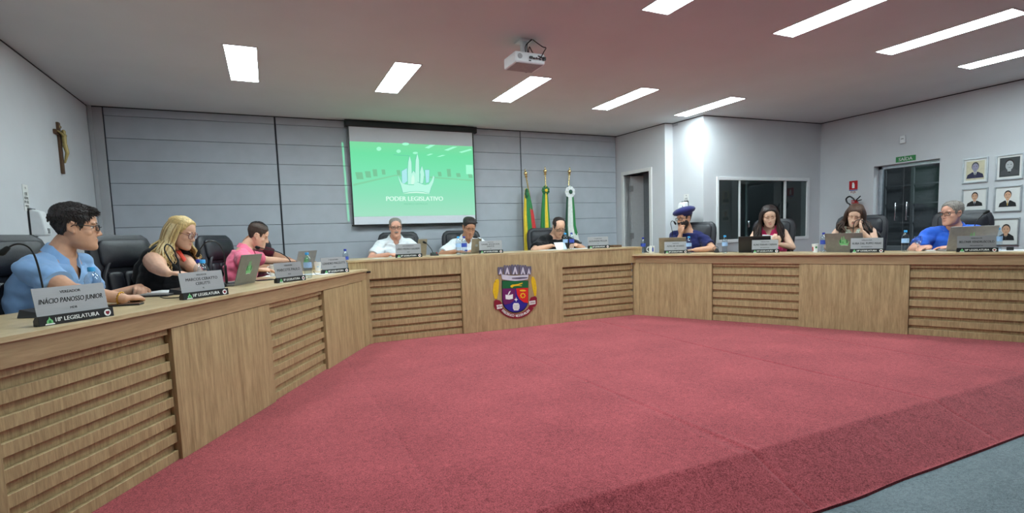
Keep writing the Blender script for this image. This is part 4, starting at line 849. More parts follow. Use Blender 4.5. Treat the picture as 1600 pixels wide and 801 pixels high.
def person(label, key, hpx, t, hh_px, hface, hpitch, hroll, skin, shirt, hair, arms_, lean=.17, side=0, turn=0, fat=0, vox=.0065, sc=None, female=False, sleeve=.62, neck='round', glasses=None, extras=None, vdepth=.09, wrinkle=.011, hz=0):
    p0, d, n, z, T, rz_ = D[key]; H = ahead(key, hpx[0], hpx[1], t); depth = (H-CAM).dot(fwd)
    if sc is None: sc = max(.9, min(1.08, hh_px*depth/F/.245))
    face = nface(key)+math.radians(turn); f = V((math.cos(face), math.sin(face), 0)); r = V((f.y, -f.x, 0)); U = V((0, 0, 1))
    O = V((H.x, H.y, 0))-f*lean+r*side
    th = thing('person', label, 'person', O)
    loc = Matrix.Translation(-O)
    hf = V((math.cos(math.radians(hface)), math.sin(math.radians(hface)), 0)); hr = V((hf.y, -hf.x, 0))
    Rm = Matrix.Rotation(math.radians(-hpitch), 3, hr); hf = Rm @ hf; hu = Rm @ U
    Rm = Matrix.Rotation(math.radians(hroll), 3, hf); hr = Rm @ hr; hu = Rm @ hu
    TH_ = loc @ frame(H, hr, hf, hu) @ Matrix.Scale(sc, 4)
    Hl = H-O; Nk = Hl-hu*.115*sc-hf*.03*sc+V((0, 0, .006))-f*.045
    P0 = V((0, 0, .42)); up2 = V((0, 0, .55))
    bsc = min(sc, 1.02)*(.92 if female else 1)
    spine = catmull([P0, up2, up2.lerp(Nk, .5)-f*.03+V((0, 0, .0)), Nk], 8)
    def at(u): x = u*(len(spine)-1); i = min(int(x), len(spine)-2); return spine[i].lerp(spine[i+1], x-i)
    prof = [(0, .15, .12), (.12, .18+fat*.5, .135+fat*.6), (.28, .17+fat*.8, .125+fat), (.42, .165+fat*.6, .12+fat*.9), (.58, .17+fat*.4, .12+fat*.5), (.74, .18+fat*.3, .118+fat*.3), (.85, .17+fat*.2, .1+fat*.1), (.92, .132, .085), (.965, .09, .072), (1, .062, .062)]
    def torso(b, inf, u0=0, u1=1, n_=28):
        rs = []
        P_ = [p for p in prof if u0 <= p[0] <= u1]
        for (u, rx, ry) in P_:
            c_ = at(u); tn = (at(min(1, u+.05))-at(max(0, u-.05))).normalized(); fy = tn.cross(r)*-1; fy = fy if fy.dot(f) > 0 else -fy
            rx, ry = rx*bsc+inf, ry*bsc+inf
            rs.append([c_+r*(rx*math.copysign(abs(math.cos(a))**.8, math.cos(a)))+fy*(ry*math.copysign(abs(math.sin(a))**.85, math.sin(a))) for a in (2*math.pi*j/n_ for j in range(n_))])
        b.rings(rs)
        if female and inf >= 0:
            for sx in (-1, 1): b.ell(at(.66)+r*sx*.075+f*(.085+fat*.5), (.065+inf+fat*.3, .06+inf+fat*.3, .065+inf+fat*.3))
    shc = at(.915); sw = .168*bsc+fat*.25
    Sh = {1: shc+r*sw-V((0, 0, .036)), -1: shc-r*sw-V((0, 0, .036))}
    body = MB(); torso(body, 0)
    body.caps([Nk-V((0, 0, .02)), Nk.lerp(Hl, .3), Hl-hu*.05*sc-hf*.025*sc], [.066*bsc+fat*.15, .053*bsc+fat*.15, .051*sc], 16)
    la, lb = .285*bsc, .25*bsc; AR = {}
    for sg, W_, pole, fd, upv, curl in arms_:
        W_ = V(W_)-O; pv = r*sg*pole[0]+f*pole[1]+U*pole[2]
        El = ik(Sh[sg], W_, la, lb, pv); dW = (W_-El); W_ = El+dW.normalized()*min(dW.length, lb*1.02); AR[sg] = (El, W_)
        fm = fat*.5
        body.caps([Sh[sg], Sh[sg].lerp(El, .5), El], [.053*bsc+fm, .048*bsc+fm, .04*bsc+fm*.5], 14)
        body.caps([El, El.lerp(W_, .35), W_], [.041*bsc+fm*.5, .04*bsc+fm*.3, .027*bsc], 12)
        hd = hand(body, W_, V(fd), V(upv), f if abs(V(upv).z) > .5 else U, curl, sc=.98*(.92 if female else 1)) if fd else None
    for sg in (1, -1):
        body.caps([r*sg*.09+V((0, 0, .5)), r*sg*.12+f*.4+V((0, 0, .49)), ], [.085+fat*.3, .062], 12); body.caps([r*sg*.12+f*.4+V((0, 0, .49)), r*sg*.13+f*.36+V((0, 0, .3)), r*sg*.13+f*.34+V((0, 0, .09))], [.06, .055, .038], 12)
    # head
    def E_(c, rr): body.ell(c, rr, T=TH_, nu=20, nv=14)
    HT = [(-.119, .016, .078, .03), (-.112, .032, .089, .004), (-.098, .044, .094, -.022), (-.082, .053, .09, -.04), (-.062, .0595, .087, -.052), (-.042, .064, .086, -.063), (-.02, .0675, .083, -.076), (.004, .07, .079, -.089), (.02, .0715, .0845, -.097), (.034, .073, .0885, -.102), (.055, .0745, .087, -.105), (.078, .072, .078, -.101), (.097, .063, .06, -.088), (.111, .046, .032, -.062), (.12, .02, .0, -.03)]
    rs = []
    for z_, hw_, yf, yb_ in HT:
        ring = []; my, ry_ = (yf+yb_)/2, (yf-yb_)/2
        for j in range(32):
            a = 2*math.pi*j/32; ca, sa = math.cos(a), math.sin(a); ex = .78 if sa > 0 and z_ < .06 else .95
            ring.append(TH_ @ V((hw_*math.copysign(abs(ca)**.92, ca)*(1-.1*max(0, sa)), my+ry_*math.copysign(abs(sa)**ex, sa), z_)))
        rs.append(ring)
    body.rings(rs)
    for sx in (-1, 1):
        E_((sx*.04, .047, -.022), (.022, .026, .024)); E_((sx*.031, .078, .0275), (.022, .011, .006))
        body.tube([TH_ @ V((sx*(.073+.007*max(0, math.sin(q))), -.012-.0145*math.cos(q), .002+.026*math.sin(q))) for q in (math.radians(d_) for d_ in range(-60, 215, 25))], .0048*sc, 8); E_((sx*.072, -.008, -.002), (.006, .012, .02)); E_((sx*.073, -.004, -.025), (.006, .008, .009))
        E_((sx*.0105, .094, -.034), (.0075, .01, .007))
    body.caps([TH_ @ V((0, .084, .016)), TH_ @ V((0, .094, -.008)), TH_ @ V((0, .104, -.029))], [.0065*sc, .0072*sc, .0095*sc], 10)
    E_((0, .083, -.0595), (.024, .01, .0065)); E_((0, .082, -.0705), (.02, .01, .007))
    me = remesh(body, vox, 2, 'body'); obj('body', me, skin, th, fix=False, angle=180)
    # lips, eyes, brows
    b = MB(); b.ell((0, .0845, -.06), (.0205, .0085, .004), T=TH_, nu=14, nv=8); b.ell((0, .0835, -.0695), (.0165, .0085, .005), T=TH_, nu=14, nv=8); obj('lips', b, M['lipr'] if female else M['lip'], th, fix=True)
    closed = hpitch > 18
    for sx in (-1, 1):
        b = MB(); b.ell((sx*.0295, .0655, .006), (.0118, .0105, .0085), T=TH_, nu=12, nv=8)
        ey = obj('eye', b, skin if closed else M['eyew'], th)
        b = MB()
        if closed: b.caps([TH_ @ V((sx*.03-.012, .0765, .0015)), TH_ @ V((sx*.03, .078, -.001)), TH_ @ V((sx*.03+.012, .0725, .0015))], .0016*sc, 6); obj('eyelash', b, hair['mat'], ey)
        else: b.ell((sx*.03, .075, .006), (.0052, .0032, .0052), T=TH_, nu=10, nv=6); obj('iris', b, M['iris'], ey)
        b = MB(); b.caps([TH_ @ V((sx*.013, .088, .0305)), TH_ @ V((sx*.03, .0835, .0315)), TH_ @ V((sx*.047, .073, .027))], [.0024*sc, .0032*sc, .0018*sc], 6); obj('eyebrow', b, hair.get('brow', hair['mat']), th)
    # hair
    kind = hair['kind']; thk = hair.get('t', .08)
    def hairline(x, y, hl):
        pts = [(-.12, -.075), (-.09, -.07), (-.05, -.045), (-.028, -.01), (-.012, .022), (.012, .028), (.024, -.012), (.036, .0), (.046, .04), (.06, hl-.012), (.075, hl), (.12, hl)]
        for (a0_, b0_), (a1_, b1_) in zip(pts, pts[1:]):
            if a0_ <= y <= a1_: return b0_+(b1_-b0_)*(y-a0_)/(a1_-a0_)
        return pts[0][1] if y < -.12 else hl
    hl = hair.get('hl', .066)
    def skull(z_, a):
        z_ = max(HT[0][0], min(HT[-1][0], z_))
        for h0, h1 in zip(HT, HT[1:]):
            if h0[0] <= z_ <= h1[0]: break
        t_ = (z_-h0[0])/(h1[0]-h0[0]); hw_, yf, yb_ = (h0[i]+(h1[i]-h0[i])*t_ for i in (1, 2, 3))
        my, ry_ = (yf+yb_)/2, (yf-yb_)/2; ca, sa = math.cos(a), math.sin(a); ex = .78 if sa > 0 and z_ < .06 else .95
        return V((hw_*math.copysign(abs(ca)**.92, ca)*(1-.1*max(0, sa)), my+ry_*math.copysign(abs(sa)**ex, sa), z_))
    def mask(q):
        lim = hairline(q.x, q.y, hl)+.004*noise.noise(q*120)+((.008-(q.x/.06)**2*.03) if q.y > .05 else 0); g = sstep((q.z-lim+.006)/.012)
        if hair.get('recede') and q.y > .0 and q.z > .04: g *= max(sstep((.03-q.y)/.02)*.8, sstep((abs(q.x)-.05)/.012))
        return g
    def scalp(z_, a, ex_=0):
        q = skull(z_, a); nn = V((q.x/.075, (q.y+.012)/.1, (q.z-.02)/.1)).normalized(); g = mask(q)
        d_ = (.0035+thk*.1)*(1 if q.z > .03 else .6)+hair.get('top', 0)*.1*sstep((q.z-.05)/.05)+(noise.noise(V((q.x*60, q.y*60, q.z*20)))*.0025 if thk > .03 else 0)
        return q+nn*(-.006+(.006+d_*(.3+.7*sstep((q.z-hairline(q.x, q.y, hl))/.035)))*g+ex_), nn, g
    hb = MB(); rs = []
    for i in range(47):
        f_ = i/46; z_ = -.1+.22*math.sin(f_*math.pi/2)**1.0
        rs.append([TH_ @ scalp(z_, 2*math.pi*j/64)[0] for j in range(64)])
    hb.rings(rs)
    if kind == 'short' and thk > .03:
        rng = random.Random(11)
        for k in range(hair.get('tufts', 900)):
            a = rng.uniform(0, 2*math.pi); z_ = -.08+.2*math.sin(rng.uniform(0, math.pi/2)); q2, nn, g = scalp(z_, a)
            if g < .85: continue
            front = sstep((q2.y-.02)/.05)*sstep((q2.z-.06)/.03); ln = hair.get('tl', .011)*rng.uniform(.7, 1.3)*(1+front*hair.get('quiff', 0))
            w_b = sstep((q2.z-.035)/.06); fwd_ = V((rng.uniform(-.25, .25), .85*w_b-.15, .95*w_b-.8)); fwd_ = (fwd_-nn*fwd_.dot(nn)).normalized()
            dr = (nn*(.1+.35*front*hair.get('quiff', 0))+fwd_).normalized(); p0_ = q2-nn*.002
            hb.tube([TH_ @ p0_, TH_ @ (p0_+dr*ln*.6+nn*.001), TH_ @ (p0_+dr*ln-nn*.0005)], [.0028*sc, .0024*sc, .0006], 4)
    if kind == 'long':
        Ln, cu = hair['len'], hair.get('curl', .012)
        for k in range(int(hair.get('n', 120)*2.4)):
            a = math.radians(random.uniform(hair.get('a0', 58), 360-hair.get('a1', 58))); fl_ = hair.get('flare', 1)
            rr = random.uniform(.94, 1.13); pt = V((random.uniform(-.012, .012)+hair.get('part', 0), random.uniform(-.06, .045), .108))
            dx, dy = math.sin(a), math.cos(a); ln = Ln*random.uniform(.72, 1.05)
            P1 = V((dx*.055, dy*.07-.01, .1)); P2 = V((dx*.087*rr, dy*.1*rr-.012, .02)); P3 = V((dx*.098*rr, dy*.1*rr-.015, -.07)); ws = 1 if abs(dx) > .4 else .8
            P4 = V((dx*.11*rr*ws*fl_+random.uniform(-cu, cu), dy*.1*rr-.02+random.uniform(-cu, cu), -.07-ln*.4)); P5 = V((dx*.118*rr*ws*fl_*fl_+random.uniform(-cu, cu)*2, dy*.1*rr-.02+random.uniform(-cu, cu)*2, -.07-ln*.75)); P6 = V((dx*.11*rr*ws*fl_*fl_+random.uniform(-cu, cu)*2, dy*.09*rr-.015+random.uniform(-cu, cu)*2, -.07-ln))
            # lower part hangs along the world vertical, upper follows the head
            pts = []
            for i, q in enumerate((pt, P1, P2, P3, P4, P5, P6)):
                w1 = TH_ @ q
                if i > 3:
                    base = TH_ @ P3; dd_ = q-P3; w1 = base+(TH_.to_3x3() @ V((dd_.x, dd_.y, 0)))+V((0, 0, dd_.z*sc)); 
                    # keep clear of the chest and shoulders
                    c_ = Nk; hz_ = V((w1.x-c_.x, w1.y-c_.y, 0)); 
                    if w1.z < Nk.z-.01:
                        rr_ = hz_.dot(r), hz_.dot(f); lim = (.2+fat*.3, .135+fat+inf_h); m2 = math.sqrt((rr_[0]/lim[0])**2+(rr_[1]/lim[1])**2)
                        if m2 < 1: w1 = w1+f*(1.0-m2)*.05*(1 if rr_[1] > -.02 else -1)+r*(1-m2)*.08*(1 if rr_[0] > 0 else -1)
                pts.append(w1)
            hb.tube(catmull(pts, 4), [(.0022+.0062*math.sin(math.pi*min(1, .25+i/24*.74)))*sc*hair.get('lock', 1) for i in range(25)], 5, mi=k % 3)
    obj('hair', hb, [hair['mat'], hair.get('mat2', hair['mat']), hair.get('mat3', hair['mat'])], th, angle=180)
    if 'beard' in hair:
        bb = MB(); bt = hair['beard']
        def bfn(q):
            g = sstep((-.03-q.z+ (0.02 if abs(q.x) > .045 else 0)+.01)/.02)*sstep((q.y+.03)/.02)
            if abs(q.x) < .02 and -.078 < q.z < -.045: g *= .35 if bt > .03 else .8
            c_ = V((0, .02, -.03)); return c_+(q-c_)*(.86+(.14+bt+noise.noise(q*80)*.03)*g)
        bb.ell((0, .02, -.03), (.063, .069, .09), T=TH_, nu=44, nv=36, fn=bfn)
        bb.ell((0, .096, -.049), (.026, .007, .006), T=TH_); bb.ell((0, .07, -.1), (.028, .02, .022), T=TH_)
        obj('beard', bb, hair.get('bmat', hair['mat']), th, angle=180)
    if hair.get('mustache'): b = MB(); b.ell((0, .097, -.05), (.027, .008, .008), T=TH_, nu=14); obj('mustache', b, hair.get('bmat', hair['mat']), th)
    # clothes
    sm_ = MB(); inf = .019; torso(sm_, inf, 0, .95)
    hollow = MB()
    for sg in (1, -1):
        if sg in AR: El, W_ = AR[sg]
        else: El = Sh[sg]-U*.25+f*.05
        if sleeve > 0:
            e_ = Sh[sg].lerp(El, sleeve); fm = fat*.5; sm_.caps([Sh[sg].lerp(shc, .5), Sh[sg]], [.056*bsc+fm, .062*bsc+fm], 14); sm_.tube([Sh[sg], Sh[sg].lerp(El, sleeve*.5), e_], [.062*bsc+fm, .061*bsc+fm, .062*bsc+fm], 18); ad_ = (El-Sh[sg]).normalized(); hollow.tube([e_-ad_*.004, e_+ad_*.003], [.064*bsc+fm, .064*bsc+fm], 24)
        elif sleeve == 0: sm_.caps([Sh[sg].lerp(shc, .7), Sh[sg].lerp(shc, .3)], [.045, .058*bsc+fat*.3], 12)
    if sleeve == 0:
        for sg in (1, -1):
            o3 = r*sg*(.098+fat*.35); top = at(.95)+o3+V((0, 0, .006))
            sm_.tube(catmull([at(.7)+o3+f*(.11+fat*.8), at(.84)+o3+f*(.1+fat*.6), top+f*.045, top-f*.02, at(.86)+o3-f*(.085+fat*.4), at(.7)+o3-f*(.1+fat*.4)], 4), .025+fat*.12, 12)
    me = remesh(sm_, vox, 3, 'shirt')
    axn = (at(1)-at(.9)).normalized(); fy = (f-axn*f.dot(axn)).normalized(); bm = bmesh.new(); bm.from_mesh(me)
    for v in bm.verts:
        q = v.co; a = noise.noise(V((q.x*9, q.y*9, q.z*16))); c2 = noise.noise(V((q.x*22+5, q.y*22, q.z*30))); v.co = q+v.normal*(wrinkle*(.45+a*1.5)+wrinkle*.5*c2)
    kill = []
    for fc in bm.faces:
        q = fc.calc_center_median()-Nk; x, y, z_ = q.dot(r), q.dot(fy), q.dot(axn); rad = math.hypot(x, y-.01)
        k_ = (rad < .066+fat*.2 and z_ > -.03) if neck in ('v', 'polo') else (rad < .078+fat*.2 and z_ > -.075)
        if neck in ('v', 'vs') and y > 0 and z_ > -vdepth-.06 and abs(x) < .055*(z_+vdepth+.06)/(vdepth+.03): k_ = True
        if neck == 'wide' and y > -.03 and z_ > -.1 and rad < .125: k_ = True
        if neck == 'wide' and y > 0 and z_ > -.13-vdepth and abs(x) < .09*(z_+.13+vdepth)/(vdepth+.06): k_ = True
        if k_: kill.append(fc)
    bmesh.ops.delete(bm, geom=kill, context='FACES')
    lo = [v for v in bm.verts if not v.link_faces]; bmesh.ops.delete(bm, geom=lo, context='VERTS')
    for _ in range(14):
        new = {}
        for v in bm.verts:
            if v.is_boundary:
                nb = [e.other_vert(v).co for e in v.link_edges if e.is_boundary]
                if len(nb) == 2: new[v] = v.co*.4+(nb[0]+nb[1])*.3
        for v, q in new.items(): v.co = q
    bm.to_mesh(me); bm.free()
    if hollow.v: hem_ = hollow
    so_ = obj('shirt', me, shirt, th, fix=False, angle=180)
    if hollow.v: hm_ = obj('sleeve_hem', hollow, shirt, th, angle=40); hm_['kind'] = 'stuff'
    sd_ = so_.modifiers.new('thickness', 'SOLIDIFY'); sd_.thickness = .003; sd_.offset = 0
    if neck == 'v':
        cb_ = MB(); n_ = 30; rs = []
        for i in range(n_+1):
            a = math.radians(118+ (360-56)*i/n_)
            dx, dy = math.cos(a), math.sin(a); fr_ = max(0, dy); ed = min(i, n_-i)/n_
            pt_ = max(0, 1-ed*5)
            inn = Nk+r*dx*(.066+fat*.1)+fy*(dy*(.064+fat*.1)+.008)+axn*(.012-fr_*.03-pt_*.03)+fy*pt_*.01; mid = Nk+r*dx*(.073+fat*.1)+fy*(dy*(.072+fat*.1)+.008)+axn*(.018-fr_*.03-pt_*.03)+fy*pt_*.01; outp = Nk+r*dx*(.098+fat*.2)+fy*(dy*.094+.012)+axn*(-.024-fr_*.03-pt_*.05)+fy*pt_*.022-r*dx*pt_*.02
            rs.append([inn-axn*.03, inn, mid, outp, outp+(inn-outp)*.12-axn*.002, inn-axn*.028])
        cb_.rings(rs, close=False); obj('collar', cb_, extras.get('collar', shirt) if extras else shirt, th, angle=50)
    b = MB()
    for sg in (1, -1):
        b.caps([r*sg*.09+V((0, 0, .5)), r*sg*.12+f*.4+V((0, 0, .49))], [.1+fat*.3, .074], 14); b.tube([r*sg*.12+f*.41+V((0, 0, .52)), r*sg*.13+f*.37+V((0, 0, .3)), r*sg*.13+f*.345+V((0, 0, .08))], [.07, .068, .062], 14)
    b.ell((0, 0, .5), (.19+fat*.5, .16+fat*.6, .1), T=frame((0, 0, 0), r, f, U))
    me = remesh(b, .012, 2, 'trousers'); obj('trousers', me, (extras or {}).get('trousers', M['jeans']), th, fix=False, angle=180)
    for sg in (1, -1):
        b = MB(); T2 = frame(r*sg*.13+f*.345, r, f, U); b.ell((0, .05, .035), (.045, .12, .036), T=T2, nu=16, nv=8, fn=lambda q: V((q.x, q.y, max(0.004, q.z)))); b.tube([T2 @ V((0, 0, .03)), T2 @ V((0, 0, .1))], [.045, .04], 12); obj('shoe', b, M['shoe'], th, angle=60)
    if glasses:
        gm, gw, gh, rr_ = glasses; b = MB()
        for sx in (-1, 1):
            cxg = sx*.032; b.tube([TH_ @ V((cxg+x*1, .1-abs(cxg+x)*.18, .004+z_)) for x, z_ in rrect(gw, gh, min(gh, gw)*rr_, 4)], .0019*sc*1.25, 6, close=True)
            b.tube([TH_ @ V((sx*(.032+gw/2), .091, .01)), TH_ @ V((sx*.0735, .06, .012)), TH_ @ V((sx*.079, .0, .014)), TH_ @ V((sx*.081, -.012, .004))], .0022*sc, 6)
        b.tube([TH_ @ V((-.032+gw/2, .1, .007)), TH_ @ V((0, .108, .01)), TH_ @ V((.032-gw/2, .1, .007))], .002*sc, 6)
        gl = obj('glasses', b, gm, th, angle=180)
        for sx in (-1, 1): b = MB(); cxg = sx*.032; b.poly([(cxg+x*.96, .004+z_*.96) for x, z_ in rrect(gw, gh, min(gh, gw)*rr_, 4)], .0935, .0945, TH_); obj('lens', b, M['glass'], gl, smooth=False)
    th_info = dict(O=O, H=Hl, TH=TH_, Nk=Nk, r=r, f=f, fy=fy, axn=axn, AR=AR, sc=sc, th=th, at=at, Sh=Sh)
    return th_info
inf_h = .02
tan, tan2, pale, pinkish, brown = skinm('skin_tan', (206, 156, 128)), skinm('skin_light', (220, 172, 146)), skinm('skin_pale', (226, 184, 160)), skinm('skin_ruddy', (214, 160, 138)), skinm('skin_brown', (186, 134, 106))
def hairm(name, c, v=.35, st=(1, 1, .15)): return mat(name, c, .45, var=v, scale=160, stretch=st, bump=.35, bscale=260, spec=.4)
H_black, H_brown, H_blond, H_grey, H_dbrown, H_curl = hairm('black_hair', (46, 40, 40)), hairm('brown_hair', (66, 50, 42)), hairm('blond_hair', (206, 176, 118), .3), hairm('grey_hair', (130, 122, 116), .3), hairm('dark_brown_hair', (48, 36, 34)), hairm('chestnut_hair', (82, 58, 46))
H_blond2, H_blond3, H_db2, H_curl2 = hairm('pale_blond_hair', (226, 204, 156), .2), hairm('dark_blond_hair', (164, 132, 84), .25), hairm('deep_brown_hair', (34, 25, 24)), hairm('deep_chestnut_hair', (56, 38, 30))
stub = mat('stubble', (120, 92, 80), .8, var=.2, scale=300)
blackfr, darkfr, redfr = M['black'], mat('brown_spectacle_frame', (70, 46, 36), .3), mat('pink_spectacle_frame', (120, 66, 80), .3)
zt, zB = 1.045*K, 1.17*K
def wp(key, u, v, z, t=None):
    if t is not None: q = ahead(key, u, v, t); return V((q.x, q.y, z if z else q.z))
    return at_z(u, v, z)
up = V((0, 0, 1))
dR = RX.copy(); dR.z = 0; dR.normalize()          # towards the right side of the room view
Lf, Bf, Rf = -D['L'][2], -D['B'][2], -D['R'][2]
Ld, Bdr, Rd = D['L'][1], D['B'][1], D['R'][1]
c_blue, c_black, c_pink, c_white, c_tee, c_navy, c_fuch, c_print, c_royal, c_maroon = cloth('light_blue_pique', (138, 176, 222)), cloth('black_knit', (24, 24, 28)), cloth('pink_pique', (236, 112, 142)), cloth('white_pique', (226, 232, 238)), cloth('black_tee', (20, 20, 24)), cloth('navy_tee', (34, 38, 88)), cloth('fuchsia_top', (222, 60, 116)), mat('floral_white_top', (206, 214, 200), .85, var=.45, scale=60), cloth('royal_blue_pique', (52, 104, 214)), cloth('maroon_tee', (88, 22, 38))
# 1 light blue polo
w1, w2 = at_z(193, 466, zt+.03), at_z(218, 449, zt+.035)
P1 = person('person in light blue polo and black glasses, head turned right, hands joined on desk', 'L', (119, 356), 1.0, 73, 8, 4, 0, tan, c_blue, dict(kind='short', mat=H_black, t=.07, top=.07, quiff=1.2, tl=.014, tufts=2200, hl=.07),
  [(1, w1, (.9, -.2, -.5), (at_z(236, 458, zt+.03)-w1), (0, 0, 1), .55), (-1, w2, (.6, .0, -.7), (at_z(240, 462, zt+.04)-w2), (.2, .1, 1), .9)], lean=.2, side=.05, turn=8, fat=.02, vox=.0055, neck='v', vdepth=.1, glasses=(blackfr, .05, .03, .3), extras={}, sleeve=.66)
b = MB(); El, W_ = P1['AR'][1]; T_ = frame(W_+(El-W_).normalized()*.015, (El-W_).normalized().orthogonal(), (El-W_).normalized().cross((El-W_).normalized().orthogonal())); 
for k in range(26):
    a = 2*math.pi*k/26; b.ell((T_ @ V((.031*math.cos(a), .031*math.sin(a), .003*(k % 2)))), (.0045, .0045, .0045), nu=6, nv=5)
o = obj('bracelet', b, M['gold'], P1['th']); o['kind'] = 'stuff'
# 2 blond
w1, w2 = at_z(318, 457, zt+.035), at_z(352, 447, zt+.035)
P2 = person('person with long blond hair and glasses in sleeveless black top, looking down', 'L', (284, 364), 1.0, 49, -24, 20, 0, tan2, c_black, dict(kind='long', mat=H_blond, mat2=H_blond2, mat3=H_blond3, flare=1.18, a0=70, t=.09, len=.2, n=170, curl=.02, hl=.092, brow=H_brown, lock=1.0),
  [(1, w1, (1, -.3, -.6), Ld*.6+Lf*.5, (0, 0, 1), .5), (-1, w2, (.6, 0, -.7), -Ld*.5+Lf*.6, (0, 0, 1), .5)], lean=.15, side=.0, turn=6, fat=.045, vox=.0058, female=True, neck='vs', sleeve=0, vdepth=.14, glasses=(redfr, .05, .042, .45), extras={})
b = MB(); c_ = ahead('L', 307, 424, .93)-P2['O']; b.tube(catmull([P2['at'](.95)+P2['f']*.08, P2['at'](.82)+P2['f']*.17, c_], 5), .016, 10, flat=.6)
for k in range(7):
    a = 2*math.pi*k/7; q = c_+P2['r']*-.03+P2['r']*.028*math.cos(a)+V((0, 0, .03*math.sin(a))); b.ell(q, (.02, .012, .02), nu=8, nv=6)
o = obj('scarf_knot', b, mat('orange_red_scarf', (232, 72, 48), .6), P2['th'])
b = MB(); b.tube([P2['Nk']+P2['r']*.068*math.cos(a)+P2['fy']*(.068*math.sin(a)+.012)+P2['axn']*(-.005-.02*max(0, math.sin(a))) for a in (2*math.pi*k/28 for k in range(28))], .0022, 6, close=True); obj('necklace', b, H_brown, P2['th'])
# 3 pink polo
w1, w2 = at_z(418, 430, zt+.04), wp('L', 450, 401, zt+.11, 1.15)
P3 = person('person in pink polo leaning over to reach the silver laptop', 'L', (403, 369), 1.12, 38, -3, 20, 0, tan2, c_pink, dict(kind='short', mat=H_brown, t=.025, top=.06, hl=.074),
  [(1, w1, (.9, -.2, -.5), Ld*.5+Lf*.6, (0, 0, 1), .5), (-1, w2, (.5, -.2, -.5), Ld*.9+Lf*.1, (0, 0, 1), .35)], lean=.18, side=.12, turn=22, fat=.01, vox=.0058, neck='v', vdepth=.08, extras={})
# 4 maroon
w1, w2 = wp('L', 470, 404, zt+.035, 1.25), wp('L', 440, 402, zt+.035, 1.25)
P4 = person('person in maroon shirt, almost hidden behind the one in pink', 'L', (404, 364), 1.62, 34, -20, 20, 0, brown, c_maroon, dict(kind='short', mat=H_black, t=.05, hl=.07),
  [(-1, w1, (1, -.2, .1), -Ld+Lf*.3, (0, 0, 1), .5), (1, w2, (.8, -.2, -.5), Ld*.5+Lf*.6, (0, 0, 1), .5)], lean=.1, side=-.3, turn=10, fat=.03, vox=.008)
# 5 grey-haired, white polo
w1, w2 = wp('B', 607, 400, zB+.03, .75), wp('B', 632, 400, zB+.03, .75)
P5 = person('grey-haired person in white polo and glasses with a moustache, arms on desk', 'B', (618, 355.5), 1.0, 30, -97, 6, 0, pinkish, c_white, dict(kind='short', mat=H_grey, t=.015, hl=.09, mustache=1),
  [(1, w1, (1, -.1, -.5), Bdr+Bf*.2, (0, 0, 1), .4), (-1, w2, (1, -.1, -.5), -Bdr+Bf*.2, (0, 0, 1), .4)], lean=.17, turn=-4, fat=.03, neck='v', vdepth=.05, glasses=(blackfr, .048, .03, .3), extras={}, sleeve=.75)
# 6 dark-haired, white polo
w1, w2 = wp('B', 712, 398, zB+.03, .75), wp('B', 742, 396, zB+.03, .75)
P6 = person('dark-haired person in white polo with blue badges, looking down at a tablet', 'B', (733, 356), 1.0, 32, -97, 22, -4, brown, c_white, dict(kind='short', mat=H_black, t=.012, top=.09, hl=.072),
  [(1, w1, (1, -.1, -.5), Bdr+Bf*.2, (0, 0, 1), .4), (-1, w2, (1, -.1, -.5), -Bdr*.6+Bf*.4, (0, 0, 1), .4)], lean=.15, turn=-6, fat=.015, neck='v', vdepth=.04, extras={}, sleeve=.8)
for x, z_, w_, h_, m_ in ((.045, -.13, .035, .03, 'labd'), (.12, -.13, .035, .022, 'labl')):
    c_ = P6['at'](.74)+P6['r']*-(-x)+P6['f']*.155+V((0, 0, z_+.16)); b = MB(); T_ = frame(c_, P6['r'], P6['f']); b.box((-w_/2, -.02, -h_/2), (w_/2, .002, h_/2), T=T_); obj('badge', b, M[m_], P6['th'], smooth=False)
# 7 black tee
w1, w2 = wp('B', 862, 384, zB+.05, .8), wp('B', 899, 385, zB+.05, .8)
P7 = person('person in black T-shirt and glasses before the flags, reading papers', 'B', (873, 355), 1.0, 31, -100, 30, 0, tan2, c_tee, dict(kind='short', mat=H_dbrown, t=.045, hl=.1, recede=1),
  [(1, w1, (1, -.2, -.4), Bdr*.7+Bf*.4, (0, 0, 1), .7), (-1, w2, (1, -.2, -.4), -Bdr*.6+Bf*.4, (0, 0, 1), .7)], lean=.18, turn=6, fat=.035, glasses=(darkfr, .05, .03, .3), extras={}, sleeve=.8)
c_ = P7['at'](.76)+P7['r']*-.075+P7['f']*.175; b = MB(); b.ell(c_, (.018, .02, .022), nu=8, nv=6); obj('chest_print', b, M['whiteink'], P7['th'])
# 8 beret
w1, w2 = ahead('R', 1063.5, 366, .62), wp('R', 1086, 390, zt+.035, .5)
P8 = person('bearded person in navy beret and glasses, chin resting on a hand', 'R', (1069, 342), .74, 31, -176, 4, 0, tan, c_navy, dict(kind='short', mat=H_black, t=.02, hl=.07, beard=.09, bmat=H_black),
  [(1, w1, (.25, .1, -1), (ahead('R', 1062, 350, .62)-w1), Rf*.8-Rd*.5, 1.0), (-1, w2, (1, -.1, -.5), -Rf*.1-Rd, (0, 0, 1), .5)], lean=.09, turn=4, fat=.01, glasses=(darkfr, .05, .034, .35), extras={}, sleeve=.7)
b = MB(); T_ = P8['TH']
Tb_ = T_ @ Matrix.Translation((0, -.012, .07)) @ Matrix.Rotation(math.radians(-6), 4, 'X') @ Matrix.Rotation(math.radians(10), 4, 'Y')
b.lathe([(0, -.035), (.088, -.035), (.094, -.012), (.128, .004), (.142, .026), (.132, .05), (.09, .072), (.03, .082), (0, .082)], n=36, T=Tb_); br_ = obj('beret', b, cloth('navy_felt', (40, 42, 96)), P8['th'], angle=60)
